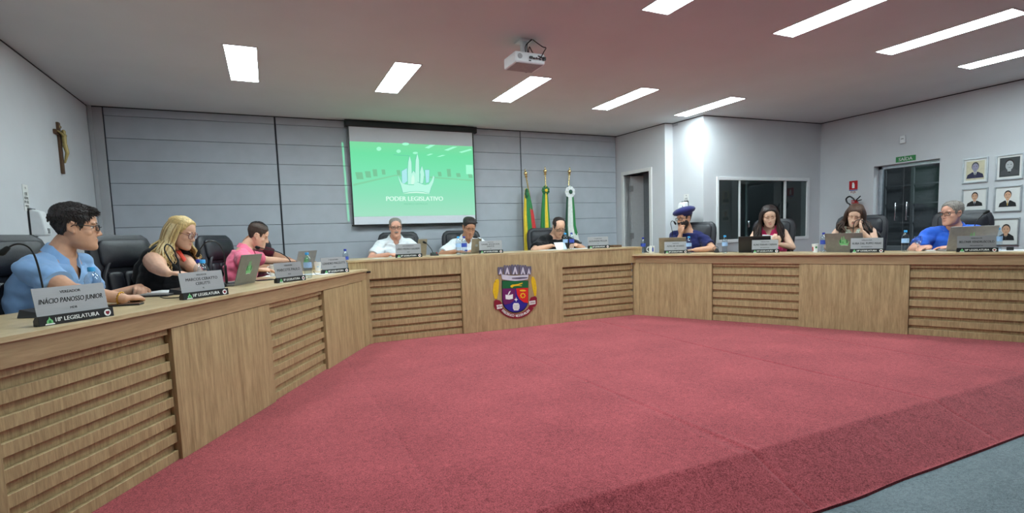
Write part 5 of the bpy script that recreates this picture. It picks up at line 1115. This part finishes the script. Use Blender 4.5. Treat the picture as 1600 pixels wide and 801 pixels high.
b = MB(); b.caps([Tb_ @ V((0, 0, .08)), Tb_ @ V((.004, 0, .096))], .004); obj('beret_stalk', b, cloth('navy_felt_stalk', (40, 42, 96)), br_)
# 9 long dark hair, fuchsia
w1, w2 = wp('R', 1186, 384, zt+.05, .7), wp('R', 1216, 383, zt+.09, .65)
P9 = person('person with long dark brown hair in fuchsia top, looking at a phone', 'R', (1202, 337.5), .9, 33, -134, 22, 3, pale, c_fuch, dict(kind='long', mat=H_dbrown, mat2=H_db2, mat3=H_curl2, t=.05, len=.27, n=170, curl=.02, hl=.082, lock=1.05),
  [(1, w1, (.9, -.3, -.6), -Rd*.0+Rf*.3+up*.6, Rf, .8), (-1, w2, (.9, -.4, -.7), Rd*-.2+up*.5+Rf*.3, Rf, .9)], lean=.14, turn=6, female=True, neck='vs', sleeve=0, vdepth=.1, extras={})
# 10 floral top
hp_ = ahead('R', 1341, 357, .9)
w1, w2 = wp('R', 1312, 388, zt+.04, .6), ahead('R', 1347.5, 362, .72)
P10 = person('person with wavy chestnut hair in sleeveless floral top, cheek resting on a hand', 'R', (1336, 336), .9, 33, -156, 26, -10, pale, c_print, dict(kind='long', mat=H_curl, mat2=H_curl2, mat3=H_dbrown, t=.06, len=.15, n=150, curl=.024, hl=.075, lock=1.15),
  [(1, w1, (.9, -.2, -.6), Rf*.4+Rd*.6, (0, 0, 1), .5), (-1, w2, (.5, .2, -1), (ahead('R', 1342, 346, .76)-w2), -Rd, .5)], lean=.13, turn=4, female=True, neck='vs', sleeve=0, vdepth=.08, fat=.02, extras={})
# 11 royal blue polo
w1, w2 = wp('R', 1452, 387, zt+.035, .55), wp('R', 1488, 387, zt+.035, .55)
P11 = person('grey-haired person in royal blue polo and glasses, looking to the left', 'R', (1487, 334), .9, 38, 167, 2, 0, pinkish, c_royal, dict(kind='short', mat=H_grey, t=.045, top=.02, hl=.078, brow=H_grey),
  [(1, w1, (.9, -.1, -.6), Rf*.5-Rd*.4, (0, 0, 1), .4), (-1, w2, (.9, -.1, -.6), -Rd+Rf*.1, (0, 0, 1), .4)], lean=.16, side=0, turn=-4, fat=.035, neck='v', vdepth=.06, glasses=(darkfr, .052, .032, .3), extras={}, sleeve=.7)
# ================================================================== things on the desks
def horiz(p): q = V((p.x-CAM.x, p.y-CAM.y, 0)); return q.normalized()
plate_mb = {}
def small_logo(x0, z0, s, par, y=-.02):
    pts_ = {'a': [(-.5, 0), (.5, 0), (.42, .14), (-.42, .14)], 'b': [(-.34, .16), (.34, .16), (.3, .5), (.1, .72), (.0, 1.0), (-.1, .72), (-.3, .5)]}
    b = MB(); b.poly([(x0+x*s, z0+z_*s) for x, z_ in pts_['a']], y-.0008, y, I4); obj('logo_base', b, M['whiteink'], par, smooth=False)
    b = MB(); b.poly([(x0+x*s, z0+z_*s) for x, z_ in pts_['b']], y-.0008, y, I4); obj('logo_tower', b, M['lgreen'], par, smooth=False)
    b = MB(); b.poly([(x0-.16*s, z0+.2*s), (x0+.16*s, z0+.2*s), (x0+.1*s, z0+.55*s), (x0-.1*s, z0+.55*s)], y-.0014, y-.0008, I4); obj('logo_mark', b, M['green'], par, smooth=False)
def nameplate(key, bl, br, label, lines_, shear=0, t0=.03, W=.295):
    z = D[key][3]; n = D[key][2]; A_ = place(key, bl[0], bl[1], t0, .4); hd_ = horiz(at_z(br[0], br[1], z)); meas = place(key, br[0], br[1], t0, .4)
    dlt = A_-V((CAM.x, CAM.y, A_.z)); bq = dlt.dot(hd_); disc = bq*bq-(dlt.dot(dlt)-W*W)
    if disc > 0:
        s_ = [bq-math.sqrt(disc), bq+math.sqrt(disc)]; c_ = [V((CAM.x, CAM.y, z))+hd_*q for q in s_]; B_ = min(c_, key=lambda q: (q-meas).length)
    else: B_ = V((CAM.x, CAM.y, z))+hd_*bq
    x = (B_-A_); x.z = 0; x.normalize(); p0 = D[key][0]
    # keep the whole base on the top
    back = V((-x.y, x.x, 0)); 
    if back.dot(n) < 0: back = -back
    tmin = min((A_-p0).dot(n), (A_+x*W-p0).dot(n))
    if tmin < .004: A_ = A_+n*(.004-tmin)
    rz = math.atan2(x.y, x.x); mid = A_+x*W/2
    t = thing('nameplate', label, 'nameplate', (mid.x, mid.y, z), rz, 'steel nameplates on the council desk')
    b = MB(); pr_ = [(0, 0), (.034, 0), (.034, .022), (.022, .038), (.003, .04)]
    b.add([V((-W/2, y, z_)) for y, z_ in pr_]+[V((W/2, y, z_)) for y, z_ in pr_], [tuple(range(5)), tuple(reversed(range(5, 10)))]+[(i, 5+i, 5+(i+1) % 5, (i+1) % 5) for i in range(5)]); obj('base', b, M['black'], t, smooth=False, bevel=.001)
    Tp = TR(0, .014, .03) @ Matrix.Rotation(math.radians(-9), 4, 'X')
    b = MB(); b.box((-W/2+.004, -.001, 0), (W/2-.012, .001, .122), T=Tp); pl = obj('plate', b, M['steel'], t, smooth=False)
    Tt = Tp @ TR(-.004, -.0016, 0); ls = []
    hts = {3: [(.094, .0115), (.056, .021), (.026, .0095)], 4: [(.1, .0095), (.072, .017), (.046, .017), (.022, .009)]}[len(lines_)]
    for (st, (z_, h_)) in zip(lines_, hts): ls.append((st, 0, z_, h_, W*.84, shear if h_ > .015 else 0, Tt))
    obj('lettering', text_mesh(ls, bold=.035), M['ink'], pl, smooth=False, fix=False)
    Tb2 = frame((0, .0033, .018), (1, 0, 0), V((0, .006, .036)).normalized()*1, V((0, -1, .16)).normalized())
    Tf = Matrix(((1, 0, 0, 0), (0, 1, .075, -.0008), (0, 0, 1, 0), (0, 0, 0, 1)))
    obj('base_lettering', text_mesh([('18ª LEGISLATURA', -.002, .0125, .017, W*.58, 0, Tf)], bold=.04), M['whiteink'], t, smooth=False, fix=False)
    for nm, pts, m_, yy in (('logo_base', [(-.5, 0), (.5, 0), (.44, .16), (-.44, .16)], 'whiteink', 0), ('logo_tower', [(-.34, .18), (.34, .18), (.3, .5), (.1, .72), (0, 1), (-.1, .72), (-.3, .5)], 'lgreen', 0), ('logo_mark', [(-.14, .22), (.14, .22), (.09, .55), (-.09, .55)], 'green', .0006)):
        b = MB(); b.poly([(-W*.37+x_*.036, .003+z_*.032) for x_, z_ in pts], -.0008-yy, -.0002-yy, Tf); obj(nm, b, M[m_], t, smooth=False)
    b = MB(); b.poly(circ(W*.405, .0185, .0145, .0145, 20), -.001, -.0002, Tf); cr_ = obj('crest_disc', b, M['whiteink'], t, smooth=False)
    b = MB(); b.poly([(W*.405+x_, .0185+z_) for x_, z_ in ((-.008, .007), (.008, .007), (.008, -.002), (0, -.01), (-.008, -.002))], -.0016, -.001, Tf); obj('crest_shield', b, em['maroon'], cr_, smooth=False)
    return t
nameplate('L', (78, 511.5), (193, 493.5), 'steel nameplate reading INÁCIO PANOSSO JUNIOR on the left desk', ['VEREADOR', 'INÁCIO PANOSSO JUNIOR', 'MDB'], .25)
nameplate('L', (303, 468.5), (372, 456.5), 'steel nameplate reading MARCOS CERATTO CERUTTI before two bottles', ['VEREADOR', 'MARCOS CERATTO', 'CERUTTI', 'PL'])
nameplate('L', (440, 442.3), (484, 435.5), 'steel nameplate between the portrait mug and a bottle, third on the left desk', ['VEREADOR', 'MARCOTE PAULO', 'MDB'])
nameplate('L', (508, 428), (549, 424), 'steel nameplate reading LEANDRO MAZZUTTI at the far end of the left desk', ['1º SECRETÁRIO', 'LEANDRO MAZZUTTI', 'MDB'])
nameplate('B', (618, 402.8), (661.2, 400.8), 'steel nameplate before the grey-haired person in white under the screen', ['VICE-PRESIDENTE', 'LÍRIO PEDRO SAURIM', 'MDB'])
nameplate('B', (748.5, 396), (787, 394.6), 'steel nameplate in four lines above the coat of arms panel', ['PRESIDENTE', 'DANIEL SOUZA DOS', 'SANTOS', 'PP'])
nameplate('B', (919, 388.3), (952.8, 386), 'steel nameplate at the right end of the middle desk, below the alcove door', ['2º SECRETÁRIO', 'ALEXANDRE MULLER', 'PL'])
nameplate('R', (1037.6, 396), (1077, 396), 'steel nameplate before the person in a beret', ['VEREADOR', 'ADELAR SOARES', 'PDT'])
nameplate('R', (1174, 395), (1220, 395), 'steel nameplate before the black laptop and the person in fuchsia', ['VEREADORA', 'ALINE FERRARI CAERAN', 'PROGRESSISTAS'])
nameplate('R', (1328, 394.7), (1382.6, 394.3), 'steel nameplate before the person in the floral top', ['VEREADORA', 'RUBIA DAL PUPPO MAAS', 'PROGRESSISTAS'])
nameplate('R', (1494.8, 394.3), (1560, 393.7), 'steel nameplate reading BELONIR VENDRUSCOLO under the portraits', ['VEREADOR', 'BELONIR VENDRUSCOLO', 'PROGRESSISTAS'])
bott = {}
def bottle(p, label, capm='capl', labm='labl', h=.215):
    z0 = .0; kk = (capm, labm)
    if kk in bott:
        t = bott[kk].copy(); C.objects.link(t); t.location = p; t['label'] = label
        for ch in bott[kk].children: c = ch.copy(); C.objects.link(c); c.parent = t
        return t
    t = thing('water_bottle', label, 'bottle', p, 0, 'water bottles on the council desk'); bott[kk] = t
    s = h/.215; pf = [(.0, .004), (.022, .0), (.031, .006), (.0325, .015)]
    for i in range(7): z_ = .02+i*.009; pf += [(.0325, z_), (.0308, z_+.0045)]
    pf += [(.0325, .085), (.0325, .135), (.031, .145), (.0325, .15), (.03, .165), (.022, .181), (.0135, .19), (.0125, .2), (.0125, .203), (0, .203)]
    b = MB(); b.lathe([(r_*s, z_*s) for r_, z_ in pf], n=20); obj('body', b, M['pet'], t, angle=60)
    b = MB(); b.lathe([(.0329*s, .088*s), (.0333*s, .088*s), (.0333*s, .134*s), (.0329*s, .134*s)], n=20, cap=False); obj('wrap_label', b, M[labm], t)
    b = MB(); b.lathe([(0, .196*s), (.0155*s, .196*s), (.0155*s, .214*s), (.0135*s, .217*s), (0, .217*s)], n=20); obj('cap', b, M[capm], t)
    return t
bottle(place('L', 150, 490, .25, .6), 'blue-capped water bottle behind the nearest nameplate, by the light blue polo')
bottle(place('L', 314.5, 459, .3, .8), 'navy-capped water bottle of the pair behind the second nameplate', 'capd', 'labd')
bottle(place('L', 321, 462, .15, .8)+V((0, 0, 0)), 'light blue capped water bottle of the pair behind the second nameplate')
bottle(place('L', 482, 435, .1), 'water bottle with blue label beside the third nameplate, before the silver laptop')
bottle(place('L', 541, 420, .35), 'navy-capped water bottle behind the far nameplate of the left desk', 'capd', 'labd')
bottle(place('B', 717, 400, .3, .5), 'light blue capped bottle before the dark-haired person in white')
bottle(place('B', 726, 399.5, .3, .5), 'navy-capped bottle before the dark-haired person in white', 'capd', 'labd')
bottle(place('B', 883.8, 389.5, .3, .45), 'light blue capped bottle before the person in black')
bottle(place('B', 893.5, 389.5, .3, .45), 'navy-capped bottle before the person in black', 'capd', 'labd')
bottle(place('R', 1005, 394.5, .2, .45), 'navy-capped bottle beside the mug at the corner of the right desk', 'capd', 'labd')
bottle(place('R', 1076.5, 396, .12, .3), 'light blue capped bottle at the right of the beret wearer\'s nameplate')
bottle(place('R', 1132.5, 395.4), 'light blue capped bottle left of the black laptop')
bottle(place('R', 1286.5, 393.7), 'navy-capped bottle between the paper cup and the grey laptop', 'capd', 'labd')
bottle(place('R', 1414, 392.6), 'light blue capped bottle standing alone before the exit door')
bottle(place('R', 1558.6, 391, .2, .5), 'light blue capped bottle before the lowest portrait')
# laptops
def laptop(p, face, label, shell, w_=.34, d_=.235, tilt=18, logo=True, mark=None):
    """p = middle of the hinge; face = direction the user looks (screen faces the opposite)"""
    rz = math.atan2(face.y, face.x)+math.pi/2
    t = thing('laptop', label, 'laptop', p, rz)
    b = MB(); b.box((-w_/2, 0, .002), (w_/2, d_, .016)); bs = obj('base', b, M[shell], t, smooth=False, bevel=.003)
    b = MB(); b.box((-w_/2+.025, .03, .016), (w_/2-.025, .13, .0175)); obj('keyboard', b, M['key'], bs, smooth=False)
    b = MB(); b.box((-.05, .145, .016), (.05, .21, .0166)); obj('touchpad', b, M['lid_g'], bs, smooth=False)
    Tl = TR(0, .0, .016) @ Matrix.Rotation(math.radians(tilt), 4, 'X')
    b = MB(); b.box((-w_/2, -.004, 0), (w_/2, .003, d_), T=Tl); ld = obj('lid', b, M[shell], t, smooth=False, bevel=.002)
    b = MB(); b.box((-w_/2+.012, .003, .016), (w_/2-.012, .0036, d_-.01), T=Tl); obj('screen', b, M['scr'], ld, smooth=False)
    if logo:
        s = .0006; ls = .11; x0 = 0; z0 = d_*.3
        base = {'wing': 'lgreen', 'spire': 'lgreen', 'nave': 'lgreen', 'doorway': 'green', 'crown_base': 'lgreen', 'underline': 'whiteink'}
        for nm, pts, k, dd_ in logo_pieces():
            b = MB(); b.poly([((x-466)*ls/420, z0+(556-z_)*ls/420*1.0) for x, z_ in pts], -.0046-dd_*.08, -.004, Tl); obj('sticker_'+nm, b, M['green' if nm in ('wing', 'doorway') else base[nm]], ld, smooth=False)
    if mark: b = MB(); b.poly(rrect(.04, .03, .006, 4, 0, d_*.5), -.0046, -.004, Tl); obj('lid_mark', b, M['alu'], ld, smooth=False)
    return t
def lap_at(key, ul, ur, v, t_, label, shell, W, turn=0, **k):
    z = D[key][3]; A_ = ahead(key, ul, v, t_); hd_ = horiz(at_z(ur, v, z)); A_.z = z; dlt = A_-V((CAM.x, CAM.y, z)); bq = dlt.dot(hd_); disc = bq*bq-(dlt.dot(dlt)-W*W); n = D[key][2]
    c_ = [V((CAM.x, CAM.y, z))+hd_*(bq+s*math.sqrt(max(0, disc))) for s in (-1, 1)]; B_ = min(c_, key=lambda q: abs((q-A_).normalized().dot(n)))
    x = (B_-A_).normalized(); back = V((-x.y, x.x, 0)); back = back if back.dot(n) > 0 else -back
    return laptop((A_+B_)/2, -back, label, shell, w_=(B_-A_).length, **k)
lap_at('L', 366, 399, 442, .42, 'taupe grey laptop with green sticker between the blond person and the pink polo', 'lid_g', .33, d_=.22)
lap_at('L', 460, 489, 420, .9, 'silver laptop at the far end of the left desk, reached by the pink sleeve', 'lid_s', .33, logo=True, d_=.21)
lap_at('B', 736, 751, 398, .42, 'taupe tablet computer with a pale mark before the dark-haired person', 'lid_t', .16, logo=False, mark=1, d_=.17, tilt=10)
lap_at('B', 652, 666, 401, .4, 'narrow brownish tablet standing behind the nameplate under the screen', 'lid_t', .16, logo=False, d_=.185, tilt=8)
lap_at('R', 1030, 1072, 393.5, .3, 'beige laptop before the person in a beret', 'lid_t', .34, logo=False, d_=.2)
lap_at('R', 1154, 1204, 392, .3, 'black laptop before the person in fuchsia', 'lid_b', .34, logo=False, d_=.19)
lap_at('R', 1291, 1350, 391.6, .3, 'grey laptop with green sticker before the person in the floral top', 'lid_g', .36, d_=.2)
lap_at('R', 1478, 1553, 391, .3, 'large silver laptop with green sticker before the royal blue polo', 'lid_s', .39, d_=.235)
# microphones
def mic(key, bpx, stem, label, size=.12, t0=None, t1=None, rzv=None):
    p = place(key, bpx[0], bpx[1], t0, t1); vd = horiz(p); z = D[key][3]; rz = D[key][5]+(rzv or 0)
    t = thing('gooseneck_microphone', label, 'microphone', p, 0)
    T_ = Matrix.Rotation(rz, 4, 'Z'); b = MB(); s = size/.12
    b.add([T_ @ V(q) for q in ((-.06*s, -.055*s, 0), (.06*s, -.055*s, 0), (.06*s, .055*s, 0), (-.06*s, .055*s, 0), (-.05*s, -.045*s, .022), (.05*s, -.045*s, .022), (.05*s, .05*s, .038), (-.05*s, .05*s, .038))], [(0, 3, 2, 1), (4, 5, 6, 7), (0, 1, 5, 4), (1, 2, 6, 5), (2, 3, 7, 6), (3, 0, 4, 7)]); bs = obj('base', b, M['black'], t, smooth=False, bevel=.003)
    b = MB(); b.caps([T_ @ V((.03*s, -.03*s, .03)), T_ @ V((.03*s, -.03*s, .034))], .007); obj('switch_button', b, M['redp'], bs)
    pts = [at_p(u, v, p, vd)-p for u, v in stem]; c_ = catmull(pts, 5)
    b = MB(); b.tube(c_[:-3], .0042, 8); obj('gooseneck', b, M['black'], t)
    b = MB(); b.caps([c_[-5], c_[-1]], [.0105, .0135], 12); obj('capsule', b, M['blackm'], t)
    b = MB(); q = pts[0]; b.caps([q-V((0, 0, q.z-.03)), q], .009); obj('socket', b, M['black'], t)
mic('L', (62, 494), [(71, 476), (68, 455), (60, 418), (52, 395), (42, 384), (27, 381), (14, 386), (3, 395)], 'gooseneck microphone before the light blue polo, head off to the left', .115)
mic('L', (284, 459), [(284, 450), (282, 430), (277, 405), (270, 388), (261, 381.5), (257, 389), (263, 402), (270, 412), (275, 419)], 'gooseneck microphone arching before the blond person', .11)
mic('L', (345, 452), [(352, 415), (350, 397), (343, 382), (332, 376), (320, 380), (312, 391), (309, 399)], 'gooseneck microphone arching over the empty part of a black chair', .11, .55, .7)
mic('L', (457, 432), [(456, 418), (452, 405), (440, 396), (428, 391.5), (414, 388.5), (406, 387), (401, 386)], 'gooseneck microphone bent left towards the pink polo', .1, .3, .6)
mic('B', (679, 401), [(677, 399), (675, 391), (670, 384), (666, 380), (662, 378)], 'small gooseneck microphone under the right side of the screen', .09, .35, .6)
mic('B', (757, 396), [(756, 390), (755, 382), (751, 375), (746, 371), (740.5, 370)], 'gooseneck microphone pointing at the dark-haired person in white', .09, .4, .6)
mic('R', (1047, 393), [(1048, 378), (1050.5, 366), (1049.5, 356), (1048, 349), (1050, 345), (1053, 346), (1055.5, 349.5)], 'gooseneck microphone reaching the beret wearer\'s chin', .1, .35, .45)
mic('R', (1332, 392), [(1333, 372), (1333.5, 353), (1337, 345), (1345, 343), (1352, 348), (1357, 355), (1362, 361.5)], 'gooseneck microphone bending down before the floral top', .1, .35, .45)
mic('R', (1517, 392), [(1518, 372), (1519.5, 362), (1523, 352), (1529, 342), (1537, 334), (1544, 330)], 'gooseneck microphone rising above the large silver laptop', .1, .33, .4)
# mugs, cup, glasses
def mug(p, label, ang_, m='ceramic', h=.095, r=.04, prnt=None, handle=True):
    t = thing('mug', label, 'mug', p)
    b = MB(); b.lathe([(0, 0), (r*.95, 0), (r, .004), (r, h), (r-.003, h+.001), (r-.0045, h-.004), (r-.0045, .006), (0, .006)], n=28); obj('body', b, M[m], t, angle=50)
    if handle: a = V((math.cos(ang_), math.sin(ang_), 0)); b = MB(); b.tube([a*(r-.002)+V((0, 0, h*.82)), a*(r+.018)+V((0, 0, h*.85)), a*(r+.03)+V((0, 0, h*.6)), a*(r+.026)+V((0, 0, h*.3)), a*(r-.002)+V((0, 0, h*.16))], .0055, 8); obj('handle', b, M[m], t)
    if prnt:
        vd = -horiz(V(p)); base = math.atan2(vd.y, vd.x)
        for nm, a0, a1, z0_, z1_, mm, dr in prnt:
            b = MB(); n_ = 6; a_, c2 = [], []
            for i in range(n_+1): an_ = base+a0+(a1-a0)*i/n_; a_.append(V(((r+dr)*math.cos(an_), (r+dr)*math.sin(an_), h*z0_))); c2.append(V(((r+dr)*math.cos(an_), (r+dr)*math.sin(an_), h*z1_)))
            b.add(a_+c2, [(i, i+1, n_+2+i, n_+1+i) for i in range(n_)]); obj(nm, b, M[mm] if isinstance(mm, str) else mm, t, fix=False)
    return t
lft = math.atan2(-dR.y, -dR.x)
mug(place('L', 430, 431, .3), 'white mug printed with a figure in a dark suit, beside the pink polo', lft, h=.105, r=.045, prnt=[('suit_print', -.05, .75, .06, .5, 'ink', .0006), ('face_print', .22, .5, .5, .8, pskin, .0006), ('hair_print', .2, .52, .78, .88, phair, .0008)])
mug(place('L', 303, 452, .5, .7), 'clear glass mug behind the second nameplate', lft, m='glass')
mug(place('R', 1018.5, 394.5, .2, .5), 'white mug with a small blue figure at the corner of the right desk', lft, prnt=[('figure_print', .1, .6, .2, .75, 'labd', .0006), ('figure_print', .2, .45, .75, .9, 'ink', .0006)])
def cup(p, label, prnt):
    t = thing('paper_cup', label, 'cup', p); b = MB(); b.lathe([(0, .003), (.026, 0), (.036, .09), (.0375, .092), (.035, .093), (.025, .006), (0, .006)], n=24); obj('body', b, M['paper'], t, angle=50)
    vd = -horiz(V(p)); a = math.atan2(vd.y, vd.x)
    for nm, da, z0_, z1_, mm in prnt:
        b = MB(); q = []
        for z_ in (z0_, z1_):
            for dd_ in (-.28, 0, .28): rr_ = .0265+.01*z_/.09+.0008; q.append(V((rr_*math.cos(a+da+dd_), rr_*math.sin(a+da+dd_), z_)))
        b.add(q, [(0, 1, 4, 3), (1, 2, 5, 4)]); obj(nm, b, M[mm], t, fix=False)
cup(place('R', 1274, 393.7), 'white paper cup with green leaf logo beside the navy-capped bottle', [('leaf_print', .25, .045, .065, 'green'), ('red_print', -.95, .015, .06, 'redp')])
cup(place('L', 497, 423, .45, .7), 'white cup on papers left of the far nameplate', [('grey_print', 0, .04, .05, 'labl')])
mug(place('L', 489, 418, .7, .85), 'ochre mug behind the bottle with blue label', lft, m='wood_t', handle=False, h=.09)
# wine glass
p = place('R', 1434, 391.5, .2, .5); t = thing('goblet', 'clear stemmed water glass beside the royal blue sleeve', 'glass', p)
b = MB(); b.lathe([(0, 0), (.032, .001), (.03, .004), (.005, .01), (.004, .06), (.02, .072), (.034, .095), (.036, .125), (.032, .155), (.0305, .155), (.034, .125), (.031, .097), (.017, .077), (0, .074)], n=24); obj('bowl', b, M['pet'], t, angle=60)
# papers, phones, pens
def sheets(p, rz, label, w_=.21, d_=.297, n_=2, nm='paper_sheet'):
    t = thing(nm, label, 'papers', p, rz)
    for i in range(n_): b = MB(); a = (random.random()-.5)*.25; T_ = Matrix.Rotation(a, 4, 'Z'); b.box((-w_/2, -d_/2, .0005+i*.0012), (w_/2, d_/2, .0013+i*.0012), T=T_); obj('sheet', b, M['paper'], t, smooth=False)
def slab(p, rz, label, nm, cat, w_, d_, h_, m_, top=None):
    t = thing(nm, label, cat, p, rz); b = MB(); b.box((-w_/2, -d_/2, 0), (w_/2, d_, h_) if False else (w_/2, d_/2, h_)); obj('body', b, M[m_], t, smooth=False, bevel=min(.003, h_*.3))
    if top: b = MB(); b.box((-w_/2+.004, -d_/2+.004, h_-.0002), (w_/2-.004, d_/2-.004, h_+.0004)); obj('face', b, M[top], t, smooth=False)
rL, rB, rR = D['L'][5], D['B'][5], D['R'][5]
slab(place('L', 196, 477), rL+.4, 'black phone lying by the joined hands', 'mobile_phone', 'phone', .075, .15, .009, 'black', 'scr')
slab(place('L', 243, 462, .5, .8), rL+.2, 'dark blue notebook under the joined hands', 'notebook', 'notebook', .15, .21, .012, 'key', 'lid_g')
sheets(place('L', 268, 455, .5, .8), rL, 'white papers beside the arching microphone and the blond person')
sheets(place('L', 442, 430, .5, .75), rL+.3, 'white papers behind the third nameplate')
sheets(place('L', 497, 428, .25, .6), rL-.3, 'white papers by the far nameplate of the left desk', .2, .25)
slab(place('L', 413, 436, .25, .5), rL+.9, 'dark phone lying left of the third nameplate', 'mobile_phone', 'phone', .07, .14, .009, 'lid_b', 'scr')
sheets(place('B', 592, 403, .2, .35), rB, 'folded white paper at the left end of the middle desk', .12, .1)
sheets(place('B', 860, 389, .25, .5), rB+.2, 'white papers under the hands of the person in black', .25, .2)
# raised sheet held by the person in black
t = thing('paper_sheet', 'white sheet held up beside the light blue capped bottle', 'papers', place('B', 877, 389, .5, .6), rB); b = MB(); b.box((-.07, -.001, .0), (.09, .001, .12), T=Matrix.Rotation(math.radians(-40), 4, 'X')); obj('sheet', b, M['paper'], t, smooth=False)
sheets(place('B', 908, 389, .4, .8), rB-.3, 'white papers left of the nameplate below the alcove door', .25, .2)
slab(place('B', 962, 386, .3, .45), rB, 'reddish brown wallet at the right end of the middle desk', 'wallet', 'wallet', .14, .09, .03, 'cross', None)
sheets(place('R', 1585, 391, .35, .6), rR, 'white papers at the right edge of the photo', .3, .25)
slab(place('R', 1578, 391, .4, .4)+V((0, 0, .004)), rR, 'small black adaptor on the papers at the right edge', 'adaptor', 'adaptor', .05, .035, .03, 'black')
slab(place('R', 1450, 389, .45, .5), rR+.3, 'white phone lying before the royal blue sleeve', 'mobile_phone', 'phone', .08, .16, .01, 'white', 'white_m')
# phone in hand
hp2 = P9['AR'][1][1]+P9['O'] if 1 in P9['AR'] else V((0, 0, 1)); hpp = ahead('R', 1201, 371, .62)
t = thing('mobile_phone', 'white phone held by the person in fuchsia', 'phone', hpp, rR); b = MB(); b.box((-.075, -.005, -.03), (.075, .005, .03), T=Matrix.Rotation(.15, 4, 'Y')); obj('body', b, M['white'], t, smooth=False, bevel=.004)
b = MB(); b.box((-.07, .005, -.026), (.07, .0056, .026), T=Matrix.Rotation(.15, 4, 'Y')); obj('screen', b, M['scr'], t, smooth=False)
# cables and a charger
def cable(key, pts, label, r_=.003, base=None):
    z = D[key][3]; P = [place(key, u, v, .02)+V((0, 0, r_)) for u, v in pts]; o_ = P[0].copy(); b = MB(); b.tube([q-o_ for q in catmull(P, 5)], r_, 6); o = obj('cable', b, M['black']); o.location = o_; tag(o, label, 'cable')
cable('L', [(490, 424), (494, 429), (502, 427), (508, 420)], 'black cable lying by the far cup of the left desk')
cable('L', [(262, 463), (250, 460), (256, 466), (300, 464)], 'black cable beside the arching microphone base')
cable('R', [(1110, 393), (1118, 394.5), (1128, 394), (1140, 393.2), (1152, 394)], 'black cable lying between the bottle and the black laptop')
t = thing('charger', 'small black charger block left of the bottle by the black laptop', 'charger', place('R', 1120, 394, .25, .5), rR)
b = MB(); b.add([V(q) for q in ((-.03, -.02, 0), (.03, -.02, 0), (.03, .02, 0), (-.03, .02, 0), (-.012, -.012, .05), (.012, -.012, .05), (.012, .012, .05), (-.012, .012, .05))], [(0, 3, 2, 1), (4, 5, 6, 7), (0, 1, 5, 4), (1, 2, 6, 5), (2, 3, 7, 6), (3, 0, 4, 7)]); obj('body', b, M['black'], t, smooth=False, bevel=.003)
b = MB(); b.tube(catmull([(-.03, 0, .01), (-.05, 0, .05), (-.02, 0, .075), (.01, 0, .07), (.02, 0, .05)]), .003, 6); obj('lead', b, M['black'], t)
